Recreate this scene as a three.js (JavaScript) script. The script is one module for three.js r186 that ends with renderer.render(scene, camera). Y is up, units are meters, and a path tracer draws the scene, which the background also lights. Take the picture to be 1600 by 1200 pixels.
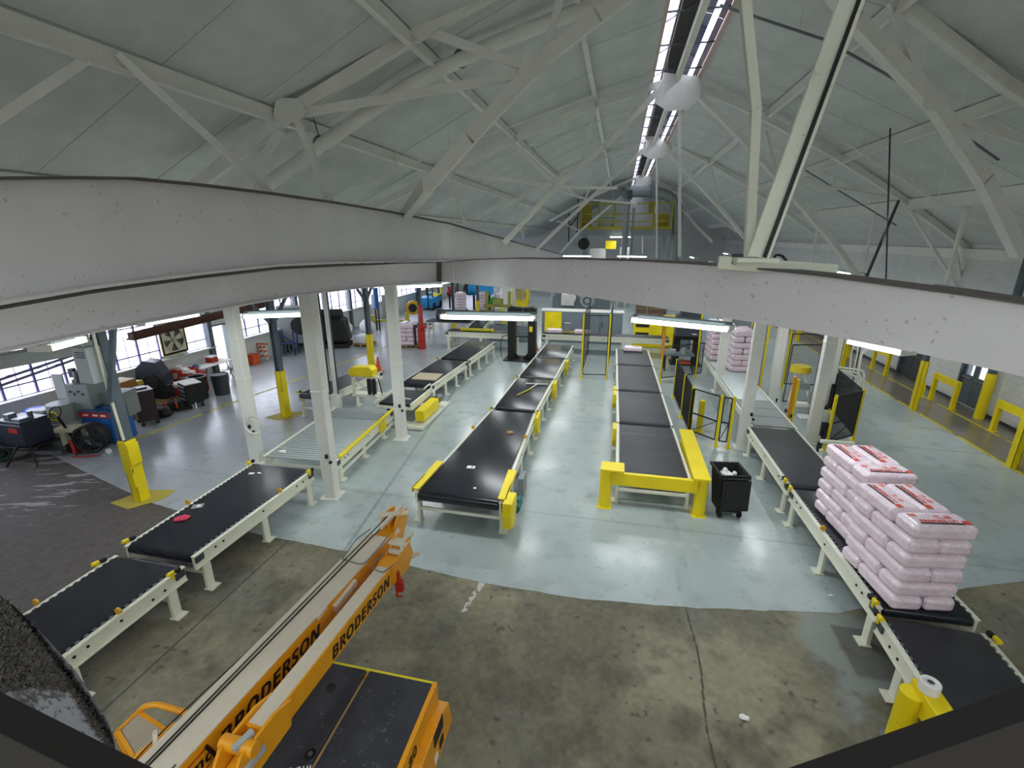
import * as THREE from 'three';
import { RoundedBoxGeometry } from 'three/addons/geometries/RoundedBoxGeometry.js';
import { mergeGeometries, toCreasedNormals } from 'three/addons/utils/BufferGeometryUtils.js';
import { RectAreaLightUniformsLib } from 'three/addons/lights/RectAreaLightUniformsLib.js';
import { FontLoader } from 'three/addons/loaders/FontLoader.js';
import { TextGeometry } from 'three/addons/geometries/TextGeometry.js';

// ---------------------------------------------------------------- camera, sky, exposure
const EYE = 5.8, F = 740, PITCH = -17.3 * Math.PI / 180, YAW = 12.37 * Math.PI / 180;
const scene = new THREE.Scene();
const camera = new THREE.PerspectiveCamera(2 * Math.atan(600 / F) * 180 / Math.PI, 4 / 3, 0.05, 300);
camera.rotation.order = 'YXZ';
camera.position.set(0, EYE, 0);
camera.rotation.set(PITCH, YAW, 0);
scene.add(camera);
scene.background = new THREE.Color(0.90, 0.93, 1.0);
scene.backgroundIntensity = 9;
const renderer = new THREE.WebGLRenderer({ antialias: true });
renderer.toneMapping = THREE.LinearToneMapping;
renderer.toneMappingExposure = 0.73;
renderer.shadowMap.enabled = true;
RectAreaLightUniformsLib.init();
const LAMP_POWER = 52;          // radiance of the fluorescent fittings' light
const LAMP_COLOR = 0xf6fbff;
const font = await new FontLoader().loadAsync('fonts/droid/droid_sans_bold.typeface.json');

// ---------------------------------------------------------------- helpers
const V = (x, y, z) => new THREE.Vector3(x, y, z);
camera.updateMatrixWorld(true);
const ray = (px, py) => V((px - 800) / F, -(py - 600) / F, -1).applyQuaternion(camera.quaternion);
const eye = V(0, EYE, 0);
const P = (px, py, y = 0) => { const d = ray(px, py); return eye.clone().addScaledVector(d, (y - EYE) / d.y); };        // survey: sight line meets a height
const PX = (px, py, x) => { const d = ray(px, py); return eye.clone().addScaledVector(d, x / d.x); };                     // ... meets a lengthwise wall
const PZ = (px, py, x0, z0, k = 0) => { const d = ray(px, py); return eye.clone().addScaledVector(d, (z0 - k * x0) / (d.z - k * d.x)); }; // ... meets a crosswise frame
let seed = 7;
const rnd = () => { seed = (seed * 1664525 + 1013904223) >>> 0; return seed / 4294967296; };
const rr = (a, b) => a + (b - a) * rnd();
const used = {};
const numbered = n => { const k = used[n] = (used[n] ?? -1) + 1; return k ? n + '_' + String(k).padStart(3, '0') : n; };

function clean(g) {
  if (g.index) g = g.toNonIndexed();
  for (const k of Object.keys(g.attributes)) if (k !== 'position' && k !== 'normal') g.deleteAttribute(k);
  return g;
}
function boxUV(g) {
  const p = g.attributes.position, n = g.attributes.normal, uv = new Float32Array(p.count * 2);
  for (let i = 0; i < p.count; i += 3) {
    let ax = 0, ay = 0, az = 0;
    for (let k = 0; k < 3; k++) { ax += n.getX(i + k); ay += n.getY(i + k); az += n.getZ(i + k); }
    ax = Math.abs(ax); ay = Math.abs(ay); az = Math.abs(az);
    for (let k = 0; k < 3; k++) {
      const j = i + k, x = p.getX(j), y = p.getY(j), z = p.getZ(j);
      if (ay >= ax && ay >= az) { uv[2 * j] = x; uv[2 * j + 1] = -z; }
      else if (ax >= az) { uv[2 * j] = z; uv[2 * j + 1] = y; }
      else { uv[2 * j] = x; uv[2 * j + 1] = y; }
    }
  }
  g.setAttribute('uv', new THREE.BufferAttribute(uv, 2));
  return g;
}
const tm = new THREE.Matrix4();
function put(g, x = 0, y = 0, z = 0, rx = 0, ry = 0, rz = 0) {
  tm.makeRotationFromEuler(new THREE.Euler(rx, ry, rz, 'YXZ')); tm.setPosition(x, y, z);
  return g.applyMatrix4(tm);
}
// a box with small chamfers, centre at x y z
function bx(w, h, d, x = 0, y = 0, z = 0, rx = 0, ry = 0, rz = 0, r = 0.012) {
  const m = Math.min(w, h, d);
  const g = m < 0.05 || r === 0 ? new THREE.BoxGeometry(w, h, d) : new RoundedBoxGeometry(w, h, d, 1, Math.min(r, m * 0.3));
  return put(clean(g), x, y, z, rx, ry, rz);
}
const cyl = (r0, r1, h, seg, x = 0, y = 0, z = 0, rx = 0, ry = 0, rz = 0) => put(clean(new THREE.CylinderGeometry(r0, r1, h, seg)), x, y, z, rx, ry, rz);
const sph = (r, x, y, z, sx = 1, sy = 1, sz = 1, seg = 10) => { const g = clean(new THREE.SphereGeometry(r, seg, Math.ceil(seg * 0.7))); g.scale(sx, sy, sz); return put(g, x, y, z); };
const tor = (R, r, x, y, z, rx = 0, ry = 0, rz = 0, seg = 20, arc = Math.PI * 2) => put(clean(new THREE.TorusGeometry(R, r, 6, seg, arc)), x, y, z, rx, ry, rz);
const tube = (pts, r, seg = 0, rad = 6, closed = false) => clean(new THREE.TubeGeometry(new THREE.CatmullRomCurve3(pts.map(p => Array.isArray(p) ? V(...p) : p), closed, 'catmullrom', 0.3), seg || pts.length * 6, r, rad, closed));
// a box section from A to B, w wide (sideways) and h deep (upwards)
function bar(A, B, w, h, up = V(0, 1, 0), r = 0.008) {
  if (Array.isArray(A)) A = V(...A); if (Array.isArray(B)) B = V(...B);
  const d = B.clone().sub(A), L = d.length(); d.normalize();
  let s = d.clone().cross(up); if (s.lengthSq() < 1e-6) s = d.clone().cross(V(0, 0, 1));
  s.normalize(); const u = s.clone().cross(d);
  const g = Math.min(w, h) < 0.05 || r === 0 ? clean(new THREE.BoxGeometry(w, h, L)) : clean(new RoundedBoxGeometry(w, h, L, 1, Math.min(r, Math.min(w, h) * 0.3)));
  tm.makeBasis(s, u, d.clone().negate()); tm.setPosition(A.clone().add(B).multiplyScalar(0.5));
  return g.applyMatrix4(tm);
}
function ext(pts, depth, bevel = 0) {         // outline in x-y, pushed along +z
  const g = new THREE.ExtrudeGeometry(new THREE.Shape(pts.map(p => new THREE.Vector2(p[0], p[1]))), { depth, bevelEnabled: bevel > 0, bevelThickness: bevel, bevelSize: bevel, bevelSegments: 1, curveSegments: 8 });
  return clean(g);
}
// outline in the s-y plane swept between a left line and a right line (both functions s -> world x, z)
function sweep(profile, left, right) {
  const pos = [], n = profile.length;
  const L = profile.map(([s, y]) => left(s, y)), R = profile.map(([s, y]) => right(s, y));
  for (let i = 0; i < n; i++) { const j = (i + 1) % n; pos.push(...L[i], ...L[j], ...R[j], ...L[i], ...R[j], ...R[i]); }
  const tri = THREE.ShapeUtils.triangulateShape(profile.map(p => new THREE.Vector2(...p)), []);
  for (const [a, b, c] of tri) pos.push(...L[a], ...L[b], ...L[c], ...R[a], ...R[c], ...R[b]);
  const g = new THREE.BufferGeometry();
  g.setAttribute('position', new THREE.Float32BufferAttribute(pos, 3)); g.computeVertexNormals();
  return g;
}
// lists under these names are separate pieces: each becomes a part of its own
const PIECES = new Set('bolt bearing conduit_clip yellow_panel switch_button strip_label sheave caster railing_post railing_bar support_column wall_post pipe_hanger slot guide_rail mast_rail upright vent_louvre sheet_print stringer door_handle housing_box hanger_bracket leg_bracket tank_leg cab_post fork_wheel saddle shelf_frame glazing_bar thin_pipe pipe yellow_line drum_stand'.split(' '));
function obj(name, geos, mat, parent = scene, label) {
  if (PIECES.has(name) && Array.isArray(geos) && geos.length > 1) return geos.map(g => obj(name, g, mat, parent, label))[0];
  geos = (Array.isArray(geos) ? geos : [geos]).map(clean);
  let g = geos.length > 1 ? mergeGeometries(geos) : geos[0];
  if (!g.attributes.uv) boxUV(g);
  const m = new THREE.Mesh(g, mat);
  m.name = parent === scene ? numbered(name) : name;
  m.castShadow = m.receiveShadow = true;
  if (label) m.userData.label = label;
  parent.add(m);
  return m;
}
function thing(name, label, category, pos = [0, 0, 0], turn = 0, group) {
  const o = new THREE.Group(); o.name = numbered(name); scene.add(o);
  if (pos.isVector3) o.position.copy(pos); else o.position.set(...pos);
  o.rotation.y = turn;
  o.userData = { label, category }; if (group) o.userData.group = group;
  return o;
}
function tag(o, label, category, group) { o.userData.label = label; o.userData.category = category; if (group) o.userData.group = group; return o; }
function struct(name) { const o = new THREE.Group(); o.name = name; o.userData.kind = 'structure'; scene.add(o); return o; }
function dup(src, pos, turn, label, group) {
  const c = src.clone(); c.name = numbered(src.name.replace(/_\d{3}$/, '')); scene.add(c);
  c.position.set(...pos); c.rotation.y = turn; c.userData = { ...src.userData, label }; if (group) c.userData.group = group;
  return c;
}
function text(s, size, depth = 0.004) { const g = new TextGeometry(s, { font, size, depth, curveSegments: 3 }); g.computeBoundingBox(); return clean(g); }

// ---------------------------------------------------------------- noise and textures
const hash = (x, y, s) => { let h = (x * 374761393 + y * 668265263 + s * 974634777) | 0; h = Math.imul(h ^ (h >>> 13), 1274126177); h ^= h >>> 16; return (h >>> 0) / 4294967296; };
function vn(x, y, s) {
  const xi = Math.floor(x), yi = Math.floor(y); let fx = x - xi, fy = y - yi; fx = fx * fx * (3 - 2 * fx); fy = fy * fy * (3 - 2 * fy);
  const a = hash(xi, yi, s), b = hash(xi + 1, yi, s), c = hash(xi, yi + 1, s), d = hash(xi + 1, yi + 1, s);
  return a + (b - a) * fx + (c - a) * fy + (a - b - c + d) * fx * fy;
}
const fbm = (x, y, s, o = 4) => { let v = 0, a = 0.5, t = 0; for (let i = 0; i < o; i++) { v += a * vn(x, y, s + i); t += a; a *= 0.5; x *= 2.03; y *= 2.03; } return v / t; };
const sm = (a, b, x) => { const t = Math.min(1, Math.max(0, (x - a) / (b - a))); return t * t * (3 - 2 * t); };
function dtex(w, h, fn, rx = 1, ry = 1, srgb = true) {
  const d = new Uint8Array(w * h * 4);
  for (let j = 0; j < h; j++) for (let i = 0; i < w; i++) {
    const c = fn(i / w, j / h), o = (j * w + i) * 4;
    d[o] = Math.max(0, Math.min(255, c[0])); d[o + 1] = Math.max(0, Math.min(255, c[1])); d[o + 2] = Math.max(0, Math.min(255, c[2])); d[o + 3] = 255;
  }
  const t = new THREE.DataTexture(d, w, h, THREE.RGBAFormat);
  t.wrapS = t.wrapT = THREE.RepeatWrapping; t.magFilter = THREE.LinearFilter; t.minFilter = THREE.LinearMipmapLinearFilter; t.generateMipmaps = true;
  if (srgb) t.colorSpace = THREE.SRGBColorSpace;
  t.repeat.set(rx, ry); t.needsUpdate = true;
  return t;
}
// seamless noise over a unit tile
const tile = (u, v, n, s, o = 4) => {
  const f = (x, y) => fbm(x * n, y * n, s, o), bl = 0.25;
  const a = f(u, v); if (u < 1 - bl && v < 1 - bl) return a;
  const bu = sm(1 - bl, 1, u), bv = sm(1 - bl, 1, v);
  const top = a * (1 - bu) + f(u - 1, v) * bu, bot = f(u, v - 1) * (1 - bu) + f(u - 1, v - 1) * bu;
  return top * (1 - bv) + bot * bv;
};
const mix3 = (a, b, t) => [a[0] + (b[0] - a[0]) * t, a[1] + (b[1] - a[1]) * t, a[2] + (b[2] - a[2]) * t];
const mat = (color, rough = 0.55, metal = 0, extra = {}) => new THREE.MeshStandardMaterial({ color, roughness: rough, metalness: metal, ...extra });
// worn paint: soft tone variation plus specks, over a 2 m tile
function worn(c, seedNo, speck = 0.5, soft = 10, dark = [60, 58, 55]) {
  return dtex(512, 512, (u, v) => {
    const a = tile(u, v, 4, seedNo, 5) - 0.5, f = tile(u, v, 60, seedNo + 9, 2), g = tile(u, v, 9, seedNo + 20, 4);
    let k = c.map(x => x + a * soft * 2);
    const s = sm(0.80 - 0.14 * speck * g, 0.9, f) * speck;
    return mix3(k, dark, s * 0.7);
  }, 0.5, 0.5);
}
const rough = dtex(256, 256, (u, v) => { const a = 150 + 170 * (tile(u, v, 6, 77, 5) - 0.5); return [a, a, a]; }, 0.5, 0.5, false);
const grain = dtex(256, 256, (u, v) => { const a = 255 * tile(u, v, 40, 55, 3); return [a, a, a]; }, 1, 1, false);

const M = {
  cream: mat(0xffffff, 0.5, 0, { map: worn([226, 227, 208], 3, 0.3, 10, [120, 105, 80]) }),
  white: mat(0xffffff, 0.5, 0, { map: worn([226, 226, 218], 5, 0.35, 10, [120, 110, 95]) }),
  roofPaint: mat(0xffffff, 0.8, 0, { map: worn([204, 207, 204], 8, 0.2, 14, [110, 108, 100]) }),
  roofSteel: mat(0xffffff, 0.7, 0, { map: worn([226, 225, 218], 12, 0.3, 12, [90, 85, 78]) }),
  girder: mat(0xffffff, 0.75, 0, { map: worn([226, 223, 224], 15, 0.4, 8, [95, 90, 90]) }),
  dust: mat(0x625d56, 1, 0, { bumpMap: grain, bumpScale: 0.01 }),
  yellow: mat(0xffffff, 0.45, 0, { map: worn([238, 214, 10], 21, 0.35, 12, [110, 95, 20]) }),
  crane: mat(0xffffff, 0.42, 0, { map: worn([234, 160, 26], 23, 0.25, 10, [120, 80, 20]) }),
  craneTop: mat(0xffffff, 0.5, 0, { map: worn([212, 202, 182], 24, 0.35, 10, [140, 115, 70]) }),
  deck: mat(0xffffff, 0.62, 0, { map: dtex(512, 512, (u, v) => { const a = tile(u, v, 5, 31, 5) - 0.5, s = tile(u, v, 26, 36, 3), f = tile(u, v, 90, 38, 2); let c = [46 + a * 26, 48 + a * 26, 54 + a * 28]; c = mix3(c, [150, 150, 150], 0.5 * sm(0.66, 0.76, s) * sm(0.5, 0.7, f)); return c; }, 1, 1) }),
  belt: mat(0xffffff, 0.2, 0, { map: dtex(512, 512, (u, v) => { const a = tile(u, v, 5, 41, 5) - 0.5, f = tile(u, v, 70, 44, 2) - 0.5; return [34 + a * 18 + f * 7, 36 + a * 18 + f * 7, 43 + a * 18 + f * 7]; }, 0.7, 0.7) }),
  beltGrey: mat(0xffffff, 0.5, 0, { map: dtex(512, 512, (u, v) => { const a = tile(u, v, 5, 47, 5) - 0.5, f = tile(u, v, 70, 44, 2) - 0.5; return [40 + a * 16 + f * 7, 42 + a * 16 + f * 7, 47 + a * 16 + f * 7]; }, 0.7, 0.7) }),
  zinc: mat(0xc4cccc, 0.34, 0.6), steel: mat(0x777c80, 0.42, 0.6), dark: mat(0x17181a, 0.6), black: mat(0x0c0c0d, 0.5), rubber: mat(0x141414, 0.85),
  pillar: mat(0xffffff, 0.5, 0, { map: worn([86, 98, 106], 61, 0.3, 10, [50, 50, 50]) }),
  grey: mat(0x6e7a80, 0.5), paleGrey: mat(0xa9afae, 0.5), darkGrey: mat(0x3b4147, 0.5), midGrey: mat(0x878d8c, 0.55),
  red: mat(0xb0261c, 0.45), darkRed: mat(0x7c1a1c, 0.5), orange: mat(0xe0581c, 0.5), blue: mat(0x1f5fa8, 0.45), skyBlue: mat(0x2298d8, 0.45), navy: mat(0x232a38, 0.4), teal: mat(0x1d6a70, 0.45), green: mat(0x2f9e4a, 0.5),
  pinkFilm: new THREE.MeshPhysicalMaterial({ color: 0xffffff, roughness: 0.34, clearcoat: 1, clearcoatRoughness: 0.14, bumpMap: dtex(256, 256, (u, v) => { const a = 255 * tile(u, v, 12, 83, 4); return [a, a, a]; }, 2.2, 2.2, false), bumpScale: 0.014, map: dtex(256, 256, (u, v) => { const a = tile(u, v, 7, 81, 4) - 0.5; return [236 + a * 22, 216 + a * 40, 226 + a * 32]; }, 1.4, 1.4) }),
  paper: mat(0xe6e4de, 0.7), redPrint: mat(0xd0402c, 0.5), blackPrint: mat(0x2a2628, 0.5), lettering: mat(0x1c140c, 0.5), redLetter: mat(0xb82a18, 0.5),
  wood: mat(0xffffff, 0.75, 0, { map: worn([176, 142, 96], 91, 0.4, 22, [90, 65, 40]) }), cardboard: mat(0xa8713c, 0.85), board: mat(0xb8ab92, 0.8),
  brownSteel: mat(0x5a3428, 0.6), mesh: mat(0x1b1d1e, 0.6), pinkBoard: mat(0xc9b0a8, 0.7), ivory: mat(0xd9d3b6, 0.55),
  glow: new THREE.MeshStandardMaterial({ color: 0xffffff, emissive: 0xf4fff8, emissiveIntensity: 9 }),
  glowLow: new THREE.MeshStandardMaterial({ color: 0xffffff, emissive: 0xf4fff8, emissiveIntensity: 4 }),
  pane: new THREE.MeshPhysicalMaterial({ color: 0xf4f4ff, transmission: 1, roughness: 0.02, thickness: 0, ior: 1.45 }),
  violetPane: new THREE.MeshPhysicalMaterial({ color: 0x3a3060, transmission: 0.75, roughness: 0.15, thickness: 0, ior: 1.5 }),
  grimyPane: new THREE.MeshPhysicalMaterial({ color: 0x7d7484, transmission: 0.4, roughness: 0.6, thickness: 0, ior: 1.5 }),
  purpleFrame: mat(0x6a6694, 0.5), sillPaint: mat(0xc9cbc6, 0.6), darkWood: mat(0x15100b, 0.9), tape: mat(0xe6d820, 0.5), whiteBag: mat(0xe8e8ee, 0.6),
};

// ---------------------------------------------------------------- the setting
const XL = -17, XR = 12.4, ZN = 3, ZF = -64;
{
  // bare concrete, mapped once over the near part of the hall: u = x, v = -z in metres
  const tex = dtex(2048, 1024, (u, v) => {
    const x = u * 32 - 18, z = -(v * 16 - 3);
    const a = fbm(x * 0.55, z * 0.55, 101, 5), b = fbm(x * 1.7, z * 1.7, 111, 4), f = fbm(x * 14, z * 14, 121, 3), g = vn(x * 45, z * 45, 131);
    let c = mix3([103, 99, 79], [142, 137, 112], sm(0.3, 0.72, a));
    c = mix3(c, [106, 104, 94], 0.75 * sm(0.5, 0.72, fbm(x * 0.9 + 7, z * 0.9, 141, 3)));
    c = mix3(c, [86, 83, 70], 0.7 * sm(0.52, 0.76, b));
    if (x < -6.7) c = mix3(c, [80, 73, 71], 0.88 * sm(-6.6, -7.6, x));                         // the left bay has an older, darker seal
    c = c.map(k => k + (f - 0.5) * 26 + (g - 0.5) * 8);
    c = mix3(c, [62, 57, 50], 0.55 * sm(0.76, 0.84, fbm(x * 7, z * 7, 151, 3)));                 // oil spots
    // remnants of floor paint between the last conveyor's feet
    const pr = sm(2.9, 3.3, x + 0.5 * (fbm(x * 2, z * 2, 161, 3) - 0.5)) * sm(5.2, 4.4, x) * sm(-8.2, -7.0, z) * sm(-4.6, -5.4, z);
    c = mix3(c, [136, 146, 143], 0.75 * pr * sm(0.38, 0.55, fbm(x * 2.2, z * 2.2, 171, 5)));
    const lp = sm(-16, -15, x) * sm(-11, -12.5, x) * sm(0.66, 0.69, fbm(x * 1.6, (z + 0.32 * x) * 9, 181, 4)) * sm(-5.8, -7, z);
    c = mix3(c, [176, 174, 178], 0.8 * lp);                                                    // scraped white paint in the left bay
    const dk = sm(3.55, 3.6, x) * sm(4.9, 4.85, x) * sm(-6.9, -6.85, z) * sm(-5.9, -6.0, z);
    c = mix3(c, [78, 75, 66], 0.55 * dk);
    const jx = 1.45 + 0.03 * Math.sin(z * 3);
    if (Math.abs(x - jx) < 0.014 || Math.abs(x + 6.1) < 0.012) c = mix3(c, [60, 56, 48], 0.8); // saw-cut joints
    const dr = Math.abs(x + 2.05 + 0.05 * Math.sin(z * 5)) < 0.03 + 0.03 * vn(x * 9, z * 9, 3) && z < -5.9 && z > -7.1;
    if (dr && f > 0.4) c = [190, 190, 182];
    return c;
  }, 1 / 32, 1 / 16);
  tex.offset.set(18 / 32, 3 / 16);
  const concrete = mat(0xffffff, 0.72, 0, { map: tex });
  const fl = struct('floor');
  obj('slab', bx(XR - XL + 0.6, 0.3, ZN - ZF + 0.6, (XL + XR) / 2, -0.152, (ZN + ZF) / 2, 0, 0, 0, 0), concrete, fl);
  const tex2 = dtex(1024, 2048, (u, v) => {
    const x = u * 32 - 18, z = -(v * 60 + 6);
    const a = fbm(x * 0.5, z * 0.5, 201, 5) - 0.5, b = fbm(x * 3, z * 3, 211, 4), f = fbm(x * 11, z * 11, 221, 3);
    let c = [168 + a * 30, 180 + a * 28, 178 + a * 28];
    c = mix3(c, [166, 170, 176], 0.75 * sm(-7, -11, x));
    c = mix3(c, [138, 150, 147], 0.5 * sm(0.52, 0.82, b));
    c = mix3(c, [120, 130, 128], 0.5 * sm(0.74, 0.84, f));
    const t = Math.abs((x + 0.55 * Math.sin(z * 0.21)) - 0.9); if (t < 0.12) c = mix3(c, [128, 142, 138], 0.5 * vn(x * 6, z * 2, 9)); // tyre track
    if (Math.abs(x + 5.1 - 0.12 * (z + 9)) < 0.035) c = mix3(c, [120, 132, 130], 0.6);
    if (Math.abs(z + 9.0) < 0.03 || Math.abs(z + 14.6) < 0.03) c = mix3(c, [134, 148, 145], 0.5);
    return c;
  }, 1 / 32, 1 / 60);
  tex2.offset.set(18 / 32, -6 / 60);
  const coat = new THREE.MeshPhysicalMaterial({ color: 0xffffff, roughness: 0.34, map: tex2, bumpMap: grain, bumpScale: 0.002, clearcoat: 0.35, clearcoatRoughness: 0.16 });
  const edge = [[XL, -9.6], [-15.95, -9.24], [-13.2, -8.4], [-10.11, -7.53], [-8.4, -7.25], [-6.82, -7.01], [-4.52, -6.89], [-3.3, -6.76], [-2.15, -6.63], [-0.35, -6.6], [1.51, -6.79], [3.82, -7.18], [6.1, -8.24], [7.33, -8.71], [10.42, -10.0]];
  const ragged = [];
  for (let i = 0; i < edge.length - 1; i++) { const [x0, z0] = edge[i], [x1, z1] = edge[i + 1], n = Math.ceil((x1 - x0) / 0.12); for (let k = 0; k < n; k++) { const t = k / n; ragged.push([x0 + (x1 - x0) * t, -(z0 + (z1 - z0) * t + 0.035 * (fbm(k * 0.9 + i * 9, 3, 5, 3) - 0.5))]); } }
  ragged.push([10.42, 10.0], [10.42, -ZF], [XL, -ZF]);
  const g = ext(ragged, 0.002); g.rotateX(-Math.PI / 2);
  obj('painted_coat', g, coat, fl);
  const aisle = new THREE.MeshPhysicalMaterial({ color: 0xffffff, roughness: 0.3, map: dtex(256, 512, (u, v) => { const a = tile(u, v, 4, 231, 5) - 0.5; return [122 + a * 40, 115 + a * 38, 101 + a * 34]; }, 0.4, 0.2), clearcoat: 0.4, clearcoatRoughness: 0.12 });
  obj('walkway_coat', bx(XR - 10.42, 0.003, 54, (XR + 10.42) / 2, 0.0005, -10 - 27, 0, 0, 0, 0), aisle, fl);
  const yl = mat(0xffffff, 0.5, 0, { map: dtex(128, 512, (u, v) => mix3([214, 198, 30], [120, 118, 70], sm(0.5, 0.7, tile(u, v, 10, 241, 4))), 1, 0.3) });
  obj('yellow_line', [bx(0.1, 0.003, 50, 10.4, 0.003, -36, 0, 0, 0, 0), bx(0.08, 0.003, 40, 11.62, 0.004, -34, 0, 0, 0, 0)], yl, fl);
  const tp = [[-13.9, -9.9], [-13.4, -14.1], [-12.9, -17.5], [-12.14, -23.8], [-11.6, -31]];
  obj('yellow_line', tp.slice(1).map((p, i) => bar([tp[i][0], 0.004, tp[i][1]], [p[0], 0.004, p[1]], 0.11, 0.003, V(0, 1, 0), 0)), yl, fl);
  for (const [x, z] of [[-10.43, -7.61], [-10.72, -12.98]]) obj('yellow_mark', put(ext([[-0.55, -0.3], [0.1, -0.42], [0.5, 0.1], [0.42, 0.5], [-0.3, 0.36]], 0.002), x, 0.004, z, -Math.PI / 2), mat(0xb8a838, 0.6), fl);
}
// roof: a gently arched cross-section, planked with long panels between the purlins
const EAVE_L = [XL, 5.0];
const LEFT = [EAVE_L, [-10.6, 5.74], [-8.6, 6.7], [-6, 7.94], [-3.64, 9.08], [-1.05, 10.1], [0.66, 10.52]];
const RIGHT = [[2.04, 10.56], [4.4, 9.76], [7.1, 8.46], [9.72, 7.06], [XR, 5.52]];
const roofY = x => { for (const L of [LEFT, RIGHT]) for (let i = 0; i < L.length - 1; i++) if (x >= L[i][0] && x <= L[i + 1][0]) return L[i][1] + (L[i + 1][1] - L[i][1]) * (x - L[i][0]) / (L[i + 1][0] - L[i][0]); return 10.6; };
function roofHit(px, py, drop = 0.06) { const d = ray(px, py); for (let t = 2; t < 80; t += 0.02) { const p = eye.clone().addScaledVector(d, t); if (p.y > roofY(p.x) - drop) return p; } return eye.clone().addScaledVector(d, 80); }
{
  const ce = struct('ceiling');
  const far = [];
  for (const L of [LEFT, RIGHT]) for (let i = 0; i < L.length - 1; i++) {
    const [x0, y0] = L[i], [x1, y1] = L[i + 1], len = Math.hypot(x1 - x0, y1 - y0), an = Math.atan2(y1 - y0, x1 - x0), w = 1.8;
    const shared = [0, 1].map(k => { const g = bx(len - 0.015, 0.05, w - 0.012, 0, 0, 0, 0, 0, 0, 0); return boxUV(g); });
    for (let k = 0; ZN - k * w > ZF; k++) {
      const z = ZN - (k + 0.5) * w, X = (x0 + x1) / 2, Y = (y0 + y1) / 2 + 0.03;
      if (z > -47) { const m = obj('roof_panel', shared[k & 1], M.roofPaint, ce); m.position.set(X, Y + rr(-0.006, 0.006), z); m.rotation.z = an; }
      else far.push(put(bx(len - 0.015, 0.05, w - 0.012, 0, 0, 0, 0, 0, 0, 0), X, Y, z, 0, 0, an));
    }
    far.push(put(bx(len + 0.02, 0.06, ZN - ZF + 0.4, 0, 0, 0, 0, 0, 0, 0), (x0 + x1) / 2, (y0 + y1) / 2 + 0.14, (ZN + ZF) / 2, 0, 0, an));
  }
  obj('roof_decking', far, M.roofPaint, ce).userData.kind = 'stuff';
  // ridge monitor: clear strip, black board, ridge bar, tinted strip with a clear slit
  const zc = (ZN + ZF) / 2, zl = ZN - ZF, sl = struct('window_9');
  const gl = (x0, x1, y0, y1, m) => { for (let k = 0; k < 16; k++) { const w = zl / 16; const g = sweep([[0, 0], [w - 0.02, 0], [w - 0.02, 0.006], [0, 0.006]], (s, y) => [x0, y0 + y, ZN - k * w - s], (s, y) => [x1, y1 + y, ZN - k * w - s]); obj('pane', g, m, sl); } };
  gl(0.72, 0.93, 10.62, 10.74, M.pane);
  gl(1.78, 1.86, 10.72, 10.68, M.pane);
  gl(1.5, 1.76, 10.8, 10.73, M.violetPane);
  gl(1.88, 2.02, 10.66, 10.6, M.grimyPane);
  obj('monitor_cap', [bx(0.56, 0.05, zl, 1.22, 10.84, zc, 0, 0, 0.0, 0), bx(0.03, 0.16, zl, 0.95, 10.76, zc, 0, 0, 0, 0)], M.black, sl);
  obj('monitor_frame', [bx(0.025, 0.05, zl, 0.985, 10.68, zc, 0, 0, 0, 0), bx(0.08, 0.2, zl, 0.66, 10.6, zc, 0, 0, 0, 0), bx(0.08, 0.2, zl, 2.07, 10.6, zc, 0, 0, 0, 0)], M.pinkBoard, sl);
  const bars = []; for (let z = -1; z > ZF; z -= 2) bars.push(bar([0.68, 10.58, z], [2.03, 10.58, z], 0.035, 0.035), bar([0.7, 10.56, z - 0.5], [1.3, 10.78, z - 0.15], 0.02, 0.02));
  obj('glazing_bar', bars, M.darkGrey, sl);
}
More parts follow.
